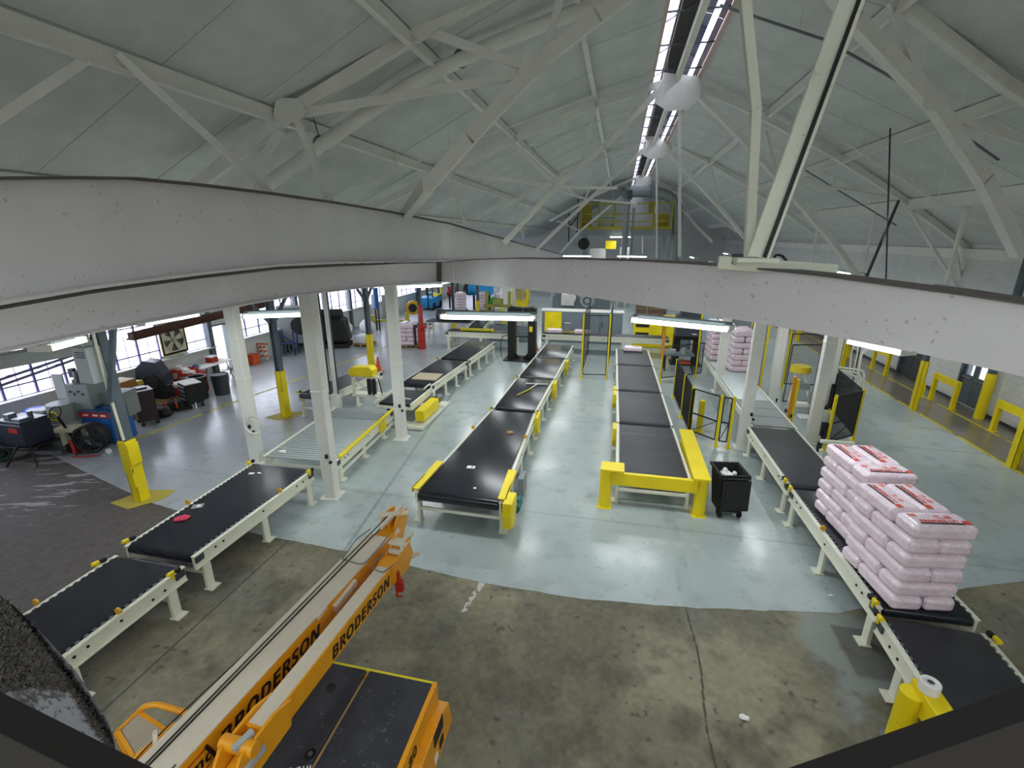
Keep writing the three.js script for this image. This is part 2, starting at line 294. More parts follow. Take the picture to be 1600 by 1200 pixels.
// walls
{
  const block = mat(0xffffff, 0.75, 0, { map: dtex(512, 512, (u, v) => { const row = Math.floor(v * 10), uu = u * 5 + (row & 1 ? 0.5 : 0), a = tile(u, v, 5, 301, 4) - 0.5; const j = (uu % 1) < 0.03 || ((v * 10) % 1) < 0.05; return mix3([212 + a * 16, 214 + a * 16, 210 + a * 16], [168, 170, 168], j ? 0.6 : 0); }, 0.5, 0.5) });
  const wr = struct('wall_right');
  // right wall with two door openings
  const dz = [[-19.75, -18.4], [-23.6, -21.9]], zs = [ZN, dz[0][1], dz[0][0], dz[1][1], dz[1][0], ZF], dh = 2.15;
  for (let i = 0; i < 6; i += 2) obj('block_wall', bx(0.3, 5.6, zs[i] - zs[i + 1], XR + 0.15, 2.8, (zs[i] + zs[i + 1]) / 2, 0, 0, 0, 0), block, wr);
  for (const d of dz) obj('block_wall', bx(0.3, 5.6 - dh, d[1] - d[0], XR + 0.15, dh + (5.6 - dh) / 2, (d[0] + d[1]) / 2, 0, 0, 0, 0), block, wr);
  dz.forEach((d, i) => {
    const dr = struct('door_' + (i + 1)), w = d[1] - d[0], zc = (d[0] + d[1]) / 2;
    obj('door_frame', [bx(0.34, dh, 0.08, XR + 0.15, dh / 2, d[0] + 0.04), bx(0.34, dh, 0.08, XR + 0.15, dh / 2, d[1] - 0.04), bx(0.34, 0.08, w, XR + 0.15, dh - 0.04, zc)], M.pillar, dr);
    const lw = (w - 0.18) / 2;
    for (const s of [-1, 1]) {
      const z = zc + s * (lw / 2 + 0.004), y0 = i ? 0.02 : 0.02;
      const leaf = obj('door_leaf', i ? bx(0.05, 2.05, lw, XR + 0.1, 1.04, z) : [bx(0.05, 1.05, lw, XR + 0.1, 0.55, z), bx(0.05, 0.95, 0.12, XR + 0.1, 1.55, z - lw / 2 + 0.06), bx(0.05, 0.95, 0.12, XR + 0.1, 1.55, z + lw / 2 - 0.06), bx(0.05, 0.14, lw, XR + 0.1, 2.0, z)], i ? M.darkGrey : M.pillar, dr);
      if (!i) obj('pane', put(clean(new THREE.PlaneGeometry(lw - 0.24, 0.88)), XR + 0.1, 1.5, z, 0, -Math.PI / 2), M.pane, leaf);
      obj('push_bar', [bx(0.05, 0.05, lw - 0.1, XR + 0.03, 0.98, z), bx(0.08, 0.05, 0.04, XR + 0.07, 0.98, z - lw / 2 + 0.1)], M.steel, leaf);
    }
    // a lit lobby beyond the glazed doors
    if (!i) obj('lobby_wall', [bx(0.1, 2.6, 3, XR + 2, 1.3, zc, 0, 0, 0, 0), bx(2, 0.1, 3, XR + 1.1, 2.6, zc, 0, 0, 0, 0), bx(2, 2.6, 0.1, XR + 1.2, 1.3, zc - 1.5, 0, 0, 0, 0), bx(2, 2.6, 0.1, XR + 1.2, 1.3, zc + 1.5, 0, 0, 0, 0)], block, dr);
    else obj('lobby_wall', bx(0.06, 2.3, 2, XR + 0.4, 1.1, zc, 0, 0, 0, 0), M.black, dr);
  });
  const lob = new THREE.RectAreaLight(LAMP_COLOR, 14, 0.3, 1.2); lob.position.set(XR + 1.1, 2.5, -19.1); lob.rotation.x = -Math.PI / 2; scene.add(lob);
  const lt = struct('trim_1'); obj('lobby_lamp', bx(0.3, 0.03, 1.2, XR + 1.1, 2.53, -19.1, 0, 0, 0, 0), M.glow, lt);
  obj('baseboard_strip', [[ZN, -18.4], [-19.75, -21.9], [-23.6, ZF]].map(([a, b]) => bx(0.02, 0.1, a - b, XR - 0.01, 0.05, (a + b) / 2, 0, 0, 0, 0)), M.darkGrey, struct('baseboard_right'));
  // end walls follow the roof
  for (const [n, z] of [['wall_far', ZF - 0.3], ['wall_near', ZN]]) {
    const g = ext([[XL - 0.3, -0.3], [XR + 0.3, -0.3], ...RIGHT.slice().reverse().map(([x, y]) => [x, y + 0.2]), ...LEFT.slice().reverse().map(([x, y]) => [x, y + 0.2]), [XL - 0.3, 5]], 0.3);
    g.translate(0, 0, z); obj('end_wall', g, block, struct(n));
  }
  // left wall: block below the sill, steel sash windows above, an open door and a fan bay
  const wl = struct('wall_left'), SILL = 1.22, TOP = 3.0, door = [-17.85, -16.9], fan = [-15.62, -14.5];
  const seg = (a, b, y0, y1) => obj('block_wall', bx(0.25, y1 - y0, a - b, XL - 0.125, (y0 + y1) / 2, (a + b) / 2, 0, 0, 0, 0), block, wl);
  seg(ZN, door[1], 0, SILL); seg(door[0], ZF, 0, SILL); seg(ZN, ZF, TOP, 5.3); seg(door[1], door[0], 2.13, TOP); seg(ZN, -1.2, SILL, TOP);
  obj('sill', [bx(0.4, 0.06, -1.2 - door[1] + 0, XL - 0.02, SILL + 0.01, (-1.2 + door[1]) / 2), bx(0.4, 0.06, door[0] - ZF, XL - 0.02, SILL + 0.01, (door[0] + ZF) / 2)], M.sillPaint, wl);
  obj('wall_post', [-16.75, -18.0, -22.6, -28, -33.4, -38.8, -44.2, -49.6].map(z => bx(0.2, 5.1, 0.22, XL + 0.06, 2.55, z)), M.pillar, wl);
  let wn = 0;
  const H = TOP - SILL - 0.06, rows = 5, rh = H / rows, y0 = SILL + 0.05;
  function sash(a, b, fine) {               // from z = a back to z = b
    const n = Math.max(1, Math.round((a - b) / 0.86)), w = (a - b) / n;
    const gr = struct('window_' + (++wn === 9 ? ++wn : wn)), fr = [], pg = boxUV(put(clean(new THREE.PlaneGeometry(w / 2 - 0.03, rh - 0.03)), 0, 0, 0, 0, Math.PI / 2)), pg2 = boxUV(put(clean(new THREE.PlaneGeometry(w - 0.06, H - 0.04)), 0, 0, 0, 0, Math.PI / 2));
    for (let i = 0; i <= n; i++) fr.push(bx(0.06, H, 0.06, XL - 0.1, y0 + H / 2, a - i * w, 0, 0, 0, 0));
    for (let i = 0; i < n; i++) {
      fr.push(bx(0.02, H, 0.014, XL - 0.1, y0 + H / 2, a - (i + 0.5) * w, 0, 0, 0, 0));
      for (let r = 0; r <= rows; r++) fr.push(bx(0.03, r === 1 || r === 4 ? 0.04 : 0.014, w, XL - 0.1, y0 + r * rh, a - (i + 0.5) * w, 0, 0, 0, 0));
      if (fine) for (let r = 0; r < rows; r++) for (const s of [-1, 1]) { const m = obj('pane', pg, M.pane, gr); m.position.set(XL - 0.1, y0 + (r + 0.5) * rh, a - (i + 0.5) * w + s * w / 4); }
      else { const m = obj('pane', pg2, M.pane, gr); m.position.set(XL - 0.1, y0 + H / 2, a - (i + 0.5) * w); }
    }
    obj('window_frame', fr, M.purpleFrame, gr);
  }
  sash(-1.2, -7.0, false); sash(-7.0, fan[1], true); sash(fan[0], door[1] + 0.2, true); sash(door[0] - 0.25, -22.5, true); sash(-22.7, -27.9, true); sash(-28.1, -33.3, false); sash(-33.5, -44.1, false); sash(-44.3, ZF, false);
  obj('window_infill', [bx(0.06, H, fan[1] - fan[0], XL - 0.12, y0 + H / 2 + 0.001, (fan[0] + fan[1]) / 2, 0, 0, 0, 0)], M.ivory, wl);
  const d3 = struct('door_3');
  obj('door_frame', [bx(0.3, 2.13, 0.06, XL - 0.1, 1.065, door[1] - 0.03), bx(0.3, 2.13, 0.06, XL - 0.1, 1.065, door[0] + 0.03), bx(0.3, 0.06, 0.95, XL - 0.1, 2.1, (door[0] + door[1]) / 2)], M.pillar, d3);
  obj('yard_paving', bx(12, 0.1, 70, XL - 6.3, -0.1, -28, 0, 0, 0, 0), mat(0xb9b7b2, 0.9), d3);
}

// ---------------------------------------------------------------- roof steel
{
  const R = [['T', 0.2, 0.2], ['B', 0.22, 0.24], ['W', 0.1, 0.12]];
  const kinds = { T: ['top_chord', 0.17, 0.2], B: ['bottom_chord', 0.2, 0.24], W: ['web_member', 0.11, 0.13], t: ['top_chord', 0.14, 0.2], b: ['bottom_chord', 0.16, 0.18], w: ['web_member', 0.08, 0.09], D: ['hanger_rod', 0.07, 0.07] };
  function truss(label, x0, z0, k, members, gussets = []) {
    const o = P(970, 380, 6); const base = V(x0, 0, z0), t = thing('roof_truss', label, 'roof truss', base);
    const at = p => p.isVector3 ? p.clone().sub(base) : PZ(p[0], p[1], x0, z0, k).sub(base);
    for (const [kd, ...pts] of members) {
      const [n, w, h] = kinds[kd], q = pts.map(at), g = [];
      for (let i = 0; i < q.length - 1; i++) { const e = q[i + 1].clone().sub(q[i]).normalize().multiplyScalar(0.03); g.push(bar(q[i].clone().sub(e), q[i + 1].clone().add(e), w, h)); }
      obj(n, g, kd === 'D' ? M.darkGrey : M.roofSteel, t);
    }
    for (const [px, py, r] of gussets) { const c = at([px, py]); obj('gusset_plate', put(ext([[-r, -r * 0.5], [-r * 0.4, -r * 0.8], [r * 0.5, -r * 0.7], [r, -r * 0.2], [r * 0.8, r * 0.5], [-r * 0.7, r * 0.6]], 0.03), c.x, c.y, c.z + 0.1, 0, Math.atan(-k), 0), M.roofSteel, t); }
    return t;
  }
  truss('nearest white roof truss, its thick diagonal chords crossing the top of the view', -6, -8.15, -0.27, [
    ['T', [840, -50], [663, 47], [458, 173], [300, 296]], ['B', [1100, -95], [932, 27], [847, 93], [733, 217], [668, 291], PX(628, 342, -5.5)],
    ['W', [663, 47], [828, 108]], ['W', [465, 178], [822, 116]], ['W', [850, 88], [876, -5]], ['W', [462, 180], [516, 318]], ['W', [437, 205], [380, 300]],
    ['B', [1290, -30], [1334, 31], [1462, 166], [1537, 281], [1592, 395]], ['W', [1392, 5], [1446, 146]], ['W', [1470, 178], [1600, 220]], ['T', [1395, -5], [1569, 131], [1640, 175]],
  ], [[458, 172, 0.28], [835, 104, 0.26], [663, 47, 0.2], [1455, 158, 0.24]]);
  truss('second roof truss, with a white apex plate under the skylight', -6, -15.2, -0.32, [
    ['t', [1045, 128], [930, 163], [805, 217], [697, 267], [587, 323]], ['b', [1035, 135], [943, 230], [870, 290], [788, 379]], ['t', [1085, 132], [1184, 178], [1300, 240], [1406, 308], [1490, 372], [1590, 455]],
    ['b', [1083, 140], [1163, 220], [1217, 280], [1305, 382], [1345, 440]], ['w', [1062, 150], [1062, 400]], ['w', [930, 168], [908, 258]], ['w', [870, 290], [800, 222]], ['w', [870, 292], [963, 294]], ['w', [697, 270], [728, 352]], ['w', [870, 292], [712, 268]],
    ['w', [1197, 207], [1213, 267]], ['w', [1238, 286], [1333, 297], [1388, 308]], ['D', [1404, 314], [1350, 442]], ['w', [1420, 325], [1504, 462]], ['w', [1492, 380], [1506, 462]], ['D', [1570, 440], [1515, 468]],
  ], [[1060, 142, 0.75]]);
  truss('third roof truss, smaller apex plate under the skylight', 1.2, -28.6, -0.25, [
    ['t', [1015, 215], [930, 250], [850, 290], [760, 340]], ['b', [1016, 224], [920, 312], [836, 392]], ['t', [1040, 217], [1130, 265], [1215, 322], [1270, 362]], ['b', [1046, 238], [1130, 330], [1185, 398]], ['w', [1026, 235], [1026, 402]],
    ['w', [920, 312], [855, 293]], ['w', [920, 312], [995, 318]], ['w', [915, 310], [935, 255]], ['w', [800, 318], [818, 372]], ['w', [1110, 255], [1122, 318]], ['D', [1215, 322], [1190, 398]],
  ], [[1027, 229, 0.8]]);
  truss('fourth roof truss, far off just before the yellow platform', 1.2, -43.5, -0.2, [
    ['t', [1000, 275], [930, 305], [860, 345]], ['b', [1000, 283], [905, 362], [872, 399]], ['t', [1012, 275], [1080, 310], [1150, 362]], ['b', [1040, 300], [1112, 378]], ['w', [1004, 285], [1004, 395]], ['w', [905, 360], [870, 345]], ['w', [1060, 305], [1085, 352]],
  ], [[1005, 283, 0.7]]);
  const kb = thing('roof_strut', 'pair of white struts meeting at a plate on the lowest left purlin', 'strut', PX(168, 82, -6).add(V(0, -0.1, 0)));
  const kp = (px, py, x) => PX(px, py, x).sub(kb.position);
  obj('strut', bar(kp(182, 84, -5.95), kp(430, 308, -5.2), 0.07, 0.09), M.roofSteel, kb); obj('strut', bar(kp(154, 80, -6), kp(-50, 218, -6.6), 0.07, 0.1), M.roofSteel, kb); obj('gusset_plate', bx(0.03, 0.24, 0.5, 0, 0.02, 0), M.roofSteel, kb);
  const pur = ['purlin over the left eave', 'second purlin up from the left eave', 'third purlin up from the left eave', 'purlin just left of the skylight'], purR = ['purlin just right of the skylight', 'second purlin right of the skylight', 'third purlin right of the skylight, dark shadow above it'];
  const line = (x, w, h, lab) => { const t = thing('purlin', lab, 'purlin', [x, roofY(x), -29]); obj('purlin_web', bx(w, h, 64, 0, -h / 2 - 0.02, 0), M.roofSteel, t); obj('purlin_flange', bx(w * 2.4, 0.03, 64, 0, -h - 0.03, 0, 0, 0, 0, 0), M.roofSteel, t); };
  LEFT.slice(2, 6).forEach(([x], i) => line(x, 0.05, 0.2, 'white steel ' + pur[i]));
  RIGHT.slice(1, 4).forEach(([x], i) => line(x, 0.05, i === 2 ? 0.34 : 0.26, 'white steel ' + purR[i]));
  const eb = thing('eave_beam', 'white steel eave beam where the roof meets the right wall', 'beam', [XR - 0.1, 5.2, -29]); obj('eave_beam_web', bx(0.16, 0.36, 64, 0, 0, 0), M.roofSteel, eb);
  const rg = thing('ridge_beam', 'cream square ridge beam running below the skylight glazing', 'beam', [1.41, 10.5, -30]); obj('ridge_bar', bx(0.15, 0.2, 62, 0, 0, 0), M.cream, rg);
  // sprinkler main and conduits under the roof
  const sp = thing('sprinkler_pipe', 'fat white pipe slanting up the left roof behind the nearest truss', 'pipe', [-6, 0, -9.5]);
  const at = (x, y) => PZ(x, y, -6, -9.1, -0.27).sub(sp.position);
  obj('pipe', tube([at(400, 302), at(520, 214), at(645, 130), at(790, 61), at(945, 2), at(1040, -30)], 0.13, 60, 10), M.roofSteel, sp);
  for (const [x, y] of [[502, 225], [720, 92]]) obj('pipe_hanger', [bar(at(x, y), at(x - 12, y - 40), 0.02, 0.02), tor(0.14, 0.02, ...at(x, y).toArray(), 0, 0.9)], M.steel, sp);
  const rods = [[[470, 322], [930, 148]], [[560, 325], [1000, 165]], [[1125, 8], [1300, 66]], [[1285, 200], [1480, 325]], [[1258, 266], [1400, 352]], [[1478, 192], [1560, 250]], [[1312, 75], [1470, 165]]];
  const wh = ['thin conduit low on the left roof slope, nearer one', 'thin conduit low on the left roof slope, farther one', 'dark conduit beside the skylight on the right slope', 'pale sprinkler pipe crossing the middle of the right slope', 'dark sprinkler pipe low on the right slope', 'dark conduit at the far right edge of the roof', 'dark conduit high on the right slope behind the wide brace'];
  rods.forEach((r, i) => { const a = roofHit(...r[0], 0.4), b = roofHit(...r[1], 0.4), t = thing('conduit', wh[i], 'conduit', a), d = b.clone().sub(a); obj('conduit_pipe', bar([0, 0, 0], d, 0.04, 0.04), i === 3 || i < 2 ? M.roofSteel : M.steel, t); obj('conduit_clip', [0.3, 0.7].map(f => { const p = d.clone().multiplyScalar(f), h = roofY(p.x + a.x) - p.y - a.y; return bx(0.02, h, 0.02, p.x, p.y + h / 2, p.z); }), M.roofSteel, t); });
}
// girders in front of the camera: thin-walled beams with slightly cambered edges
function girder(name, label, x0, z0, x1, z1, top, bot, thick) {
  const k = (z1 - z0) / ((x1 - x0) || 1e-6), vertical = Math.abs(x1 - x0) < 1e-3, o = V((x0 + x1) / 2, 0, (z0 + z1) / 2);
  const hit = p => (vertical ? PX(p[0], p[1], x0) : PZ(p[0], p[1], x0, z0, k)).sub(o);
  const T = top.map(hit), B = bot.map(hit), dir = V(x1 - x0, 0, z1 - z0).normalize(), side = dir.clone().cross(V(0, 1, 0)).normalize();
  const t = thing(name, label, 'beam', o);
  const toEye = eye.clone().sub(o); toEye.y = 0; if (side.dot(toEye) > 0) side.negate();
  const s = side.clone().multiplyScalar(thick), s2 = side.clone().multiplyScalar(-0.05), n = T.length, pos = [];
  const web = (t0, t1, b0, b1) => { const q = (a, b, c, d) => pos.push(...a, ...b, ...c, ...a, ...c, ...d); const A = t0.toArray(), B_ = t1.toArray(), C = b1.toArray(), D = b0.toArray(), A2 = t0.clone().add(s).toArray(), B2 = t1.clone().add(s).toArray(), C2 = b1.clone().add(s).toArray(), D2 = b0.clone().add(s).toArray(); q(A, D, C, B_); q(A2, B2, C2, D2); q(A, B_, B2, A2); q(D, D2, C2, C); };
  for (let i = 0; i < n - 1; i++) web(T[i], T[i + 1], B[i], B[i + 1]);
  const g = new THREE.BufferGeometry(); g.setAttribute('position', new THREE.Float32BufferAttribute(pos, 3)); g.computeVertexNormals();
  obj('web_plate', g, M.girder, t);
  return { t, T, B, side };
}
{
  // A: the deep girder running down the hall on the left
  const A = girder('crane_girder', 'deep white girder on the left, running down the hall above the other beams', -5.1, -2.4, -5.1, -60,
    [[-60, 284], [0, 281], [120, 280], [200, 281], [300, 290], [420, 304], [520, 318], [600, 331], [700, 350], [800, 378], [900, 404]],
    [[-60, 476], [0, 466], [120, 447], [200, 437], [300, 425], [420, 413], [520, 409], [600, 408], [700, 407], [800, 406], [900, 407]], 0.3);
  const fl = (arr, dx, dy, w, h) => arr.slice(1).map((p, i) => bar(arr[i].clone().add(V(dx, dy, 0)), p.clone().add(V(dx, dy, 0)), w, h, V(0, 1, 0), 0));
  obj('top_flange', fl(A.T, -0.05, 0.012, 0.36, 0.025), M.dust, A.t, 'dust-covered top edge');
  obj('bottom_flange', fl(A.B, -0.05, -0.012, 0.5, 0.03), M.girder, A.t);
  obj('conduit', [fl(A.B, 0.1, -0.06, 0.03, 0.03), fl(A.B, 0.02, -0.06, 0.05, 0.04)].flat(), M.dust, A.t);
  // B: the shallow beam under it
  const B = girder('lower_beam', 'shallow white beam below the deep left girder, over the window aisle', -4.4, -11.55, -6.45, -3.65,
    [[690, 411], [640, 412], [560, 415], [450, 421], [300, 437], [150, 458], [0, 484], [-70, 496]],
    [[690, 440], [640, 443], [560, 449], [450, 462], [300, 488], [150, 515], [0, 546], [-70, 560]], 0.22);
  obj('bottom_flange', fl(B.B, 0, 0, 0.3, 0.02), M.girder, B.t);
  // C: the diagonal beam crossing to the near right
  const C = girder('diagonal_beam', 'wide white diagonal beam crossing in front of the conveyors to the near right', -4.4, -11.55, 2.75, -3.15,
    [[690, 410], [740, 406], [800, 404], [900, 405], [1000, 408], [1090, 413], [1180, 420], [1290, 432], [1400, 447], [1500, 460], [1600, 475], [1680, 488]],
    [[690, 440], [740, 445], [800, 450], [900, 461], [1000, 477], [1090, 490], [1180, 504], [1290, 524], [1400, 545], [1500, 566], [1600, 589], [1680, 608]], 0.25);
  const up = C.side.clone().multiplyScalar(0.12);
  obj('top_flange', C.T.slice(1).map((p, i) => bar(C.T[i].clone().add(up).add(V(0, 0.006, 0)), p.clone().add(up).add(V(0, 0.006, 0)), 0.3, 0.014, V(0, 1, 0), 0)), M.dust, C.t, 'dust-covered top edge');
  obj('splice_plate', bar(C.T[0].clone().sub(up.clone().multiplyScalar(0.15)).add(V(-0.05, 0, 0)), C.B[0].clone().sub(up.clone().multiplyScalar(0.15)).add(V(-0.05, 0, 0)), 0.12, 0.02), M.dust, C.t);
  // braces that stand on it
  const b1 = thing('channel_brace', 'wide cream channel brace leaning from the diagonal beam up to the roof', 'brace', PZ(1180, 404, 0, -4.2));
  const L = (x, y, dz = 0) => PZ(x, y, 0, -4.2 + dz).sub(b1.position);
  obj('channel_web', bar(L(1184, 402), L(1345, -40), 0.16, 0.04, V(0, 0, 1)), M.cream, b1);
  obj('channel_flange', [bar(L(1197, 404), L(1360, -40), 0.02, 0.1, V(0, 0, 1))], M.cream, b1);
  obj('channel_slot', bar(L(1194, 402, 0.035), L(1357, -40, 0.035), 0.025, 0.012, V(0, 0, 1), 0), M.black, b1, 'dark slot along the channel');
  obj('base_plate', bx(0.3, 0.03, 0.2, 0, -0.01, 0), M.cream, b1);
  const b2 = thing('hanger_post', 'slim cream post standing upright on the diagonal beam left of the wide brace', 'post', PZ(1168, 412, 0, -4.45));
  const L2 = (x, y) => PZ(x, y, 0, -4.45).sub(b2.position);
  obj('post', [bar(L2(1170, 412), L2(1181, 170), 0.075, 0.075), bar(L2(1181, 172), L2(1160, -40), 0.075, 0.075)], M.cream, b2); obj('base_plate', bx(0.2, 0.03, 0.16, 0, 0.0, 0), M.cream, b2);
  const hb = thing('trolley_bracket', 'cream trolley frame lying behind the diagonal beam, right of the wide brace', 'bracket', PZ(1200, 424, 0, -4.9));
  const L3 = (x, y) => PZ(x, y, 0, -4.9).sub(hb.position);
  obj('trolley_rail', [bar(L3(1122, 410), L3(1306, 424), 0.06, 0.12), bar(L3(1290, 432), L3(1306, 440), 0.06, 0.12)], M.cream, hb);
  obj('trolley_box', bx(0.1, 0.1, 0.1, ...L3(1152, 405).toArray()), M.darkGrey, hb);
  obj('hose', tube([L3(1205, 412), L3(1212, 399), L3(1222, 400), L3(1232, 412)], 0.012), M.black, hb);
  const dr = thing('drop_rod', 'thin dark drop rod hanging from the right roof slope', 'rod', roofHit(1391, 200, 0.1)); obj('rod', bar([0, 0, 0], PZ(1384, 446, 0, dr.position.z).sub(dr.position), 0.03, 0.03), M.darkGrey, dr);
}
// dusty steel stub and the dark timber edge the view looks over
{
  const D = (px, py, t) => eye.clone().addScaledVector(ray(px, py), t);
  const st = thing('beam_stub', 'dusty grey steel beam end at the lower left corner of the view', 'beam', D(60, 1060, 0.85));
  const o = st.position, f = [[-60, 930], [20, 945], [62, 985], [120, 1050], [170, 1130], [186, 1190], [120, 1260], [-60, 1200]];
  const front = f.map(([x, y]) => D(x, y, 0.8 + 0.12 * (y - 930) / 300).sub(o)), back = f.map(([x, y]) => D(x, y, 1.15).sub(o).add(V(-0.12, -0.06, 0)));
  const pos = [], q = (a, b, c, d) => pos.push(...a.toArray(), ...b.toArray(), ...c.toArray(), ...a.toArray(), ...c.toArray(), ...d.toArray());
  for (let i = 0; i < f.length; i++) { const j = (i + 1) % f.length; q(front[i], back[i], back[j], front[j]); }
  for (let i = 1; i < f.length - 1; i++) pos.push(...front[0].toArray(), ...front[i + 1].toArray(), ...front[i].toArray(), ...back[0].toArray(), ...back[i].toArray(), ...back[i + 1].toArray());
  const g = new THREE.BufferGeometry(); g.setAttribute('position', new THREE.Float32BufferAttribute(pos, 3)); g.computeVertexNormals();
  obj('steel_end', g, mat(0xffffff, 0.9, 0, { map: dtex(512, 512, (u, v) => { const a = tile(u, v, 9, 401, 4), b = tile(u, v, 40, 405, 3); return mix3([98, 98, 101], [38, 37, 36], sm(0.47, 0.6, a * 0.55 + b * 0.45)); }, 3, 3) }), st);
  // a felt of lint lying on its upper half
  const lint = [];
  for (let i = 0; i < 8500; i++) {
    const u = rnd(), v = rnd(), x = -40 + 215 * u ** 1.7, yTop = 935 + 250 * Math.max(0, (x - 0) / 186) ** 1.15, y = yTop + rr(-3, 1) + v * Math.max(3, 150 - 1.3 * x);
    const p = D(x, y, 0.795 + 0.12 * (y - 930) / 300 - rr(0.0, 0.012)).sub(o), r = rr(0.002, 0.006);
    lint.push(put(clean(new THREE.TetrahedronGeometry(r, 0)), p.x, p.y, p.z, rr(0, 6), rr(0, 6), rr(0, 6)));
    if (i % 3 === 0) lint.push(bar(p, p.clone().add(V(rr(-0.013, 0.013), rr(-0.004, 0.018), rr(-0.01, 0.01))), 0.0006, 0.0006, V(0, 1, 0), 0));
  }
  obj('lint', lint, mat(0x36322d, 1), st).userData.kind = 'stuff';
  const board = (name, lab, a, b, c) => {
    const A = D(...a, 0.42), B = D(...b, 0.42), mid = A.clone().add(B).multiplyScalar(0.5), t = thing(name, lab, 'board', mid);
    const dir = B.clone().sub(A).normalize(), dn = D(...c, 0.42).sub(mid); dn.addScaledVector(dir, -dn.dot(dir)).normalize(); const nrm = dir.clone().cross(dn).normalize();
    const w = 0.3; obj('plank', bar(A.clone().sub(mid).addScaledVector(dn, w / 2), B.clone().sub(mid).addScaledVector(dn, w / 2), 0.03, w, dn.clone().negate(), 0.006), M.darkWood, t);
    obj('batten', bar(A.clone().sub(mid).addScaledVector(dn, w * 0.8).addScaledVector(nrm, 0.03), B.clone().sub(mid).addScaledVector(dn, w * 0.8).addScaledVector(nrm, 0.03), 0.03, 0.05, dn.clone().negate()), M.darkWood, t);
  };
  board('timber_edge', 'dark brown timber edge across the lower left corner of the view', [-120, 1052], [520, 1372], [60, 1320]);
  board('timber_edge', 'dark brown timber edge across the lower right corner of the view', [760, 1393], [1800, 1027], [1480, 1320]);
}

// ---------------------------------------------------------------- fluorescent fittings
let lampLights = 0;
function lamp(A, B, label, group, wide = 0.3, power = 1) {
  if (Array.isArray(A)) A = V(...A); if (Array.isArray(B)) B = V(...B);
  B = B.clone(); B.y = A.y;
  const c = A.clone().add(B).multiplyScalar(0.5), L = A.distanceTo(B), turn = Math.atan2(-(B.z - A.z), B.x - A.x);
  const t = thing('hanging_lamp', label, 'lamp', c, turn, group), w = wide / 2;
  obj('channel', bx(L, 0.07, 0.11, 0, 0.075, 0), M.grey, t);
  obj('reflector', bx(L * 0.98, 0.015, wide * 0.42, 0, 0.034, 0, 0, 0, 0, 0), M.white, t);
  for (const s of [-1, 1]) { obj('tube', cyl(0.038, 0.038, L * 0.95, 10, 0, 0.0, s * w * 0.72, 0, 0, Math.PI / 2), power < 0.8 ? M.glowLow : M.glow, t); obj('end_cap', [bx(0.03, 0.09, wide * 1.02, s * L / 2, 0.01, 0), bx(0.1, 0.05, wide * 0.7, s * (L / 2 - 0.05), 0.05, 0)], M.white, t); }
  const wl = roofY(c.x) - c.y - 0.1;
  for (const s of [-1, 1]) obj('hanger_wire', bx(0.0035, wl, 0.0035, s * L * 0.36, 0.11 + wl / 2, 0, 0, 0, 0, 0), M.roofSteel, t);
  const l = new THREE.RectAreaLight(LAMP_COLOR, LAMP_POWER * power, L * 0.96, wide * 0.8);
  l.rotation.x = -Math.PI / 2; l.position.set(0, -0.04, 0); t.add(l); lampLights++;
  return t;
}
lamp(P(691, 494, 4.3), P(838, 497, 4.3), 'long bright fluorescent lamp over the middle belt, left of two below the diagonal beam', undefined, 0.34);
lamp(P(990, 499, 4.3), P(1143, 514, 4.3), 'long bright fluorescent lamp hanging right of the yellow-posted cage, below the diagonal beam', undefined, 0.34);
lamp(P(382, 494, 4.2), P(494, 490, 4.2), 'fluorescent lamp hanging across the two nearest white columns');
lamp(P(600, 449, 4.2), P(690, 446, 4.2), 'fluorescent lamp close under the beam joint, right of the third white column');
lamp(P(62, 546, 4.3), P(121, 531, 4.3), 'fluorescent lamp at the far left in front of the windows');
lamp(P(216, 506, 4.3), P(303, 491, 4.3), 'fluorescent lamp just right of the grey pillar electrical box');
lamp(P(1333, 533, 4.1), P(1420, 552, 4.1), 'fluorescent lamp half hidden under the diagonal beam above the white conduits');
const ORD = ['first', 'second', 'third', 'fourth', 'fifth', 'sixth', 'seventh'];
for (const [i, z] of [-14.2, -19.6, -25, -31, -38].entries()) for (const x of [-3.2, 0.9]) lamp([x - 1.1, z > -15 ? 4.7 : 4.35, z], [x + 1.1, z > -15 ? 4.7 : 4.35, z], `fluorescent lamp, ${x < 0 ? 'left' : 'right'} one of the ${ORD[i]} middle row behind the diagonal beam`, 'lamps behind the beams');
for (const [i, z] of [-15.5, -22, -29, -37, -46].entries()) for (const x of [-13.4, -7.2, 5.2, 9.2]) if (x !== -7.2 || z < -16) lamp([x, 4.35, z - 1.1], [x, 4.35, z + 1.1], `fluorescent lamp, ${ORD[i]} from the camera in the lengthwise row ${x < -10 ? 'over the window aisle' : x < 0 ? 'left of the belts' : x < 7 ? 'right of the belts' : 'beside the walkway'}`, x < 0 ? 'lamps over the window aisle' : 'lamps over the right side', 0.3, x < -10 ? 0.35 : x < 0 ? 0.8 : 0.78);
[-9, -4.5, 0, 4.5, 9].forEach((x, i) => lamp([x - 1.2, 6.9, 1.8], [x + 1.2, 6.9, 1.8], ['leftmost', 'second from the left', 'middle one', 'second from the right', 'rightmost'][i] + ' of the fluorescent lamps in the row behind the camera', undefined, 0.3, 1.8));

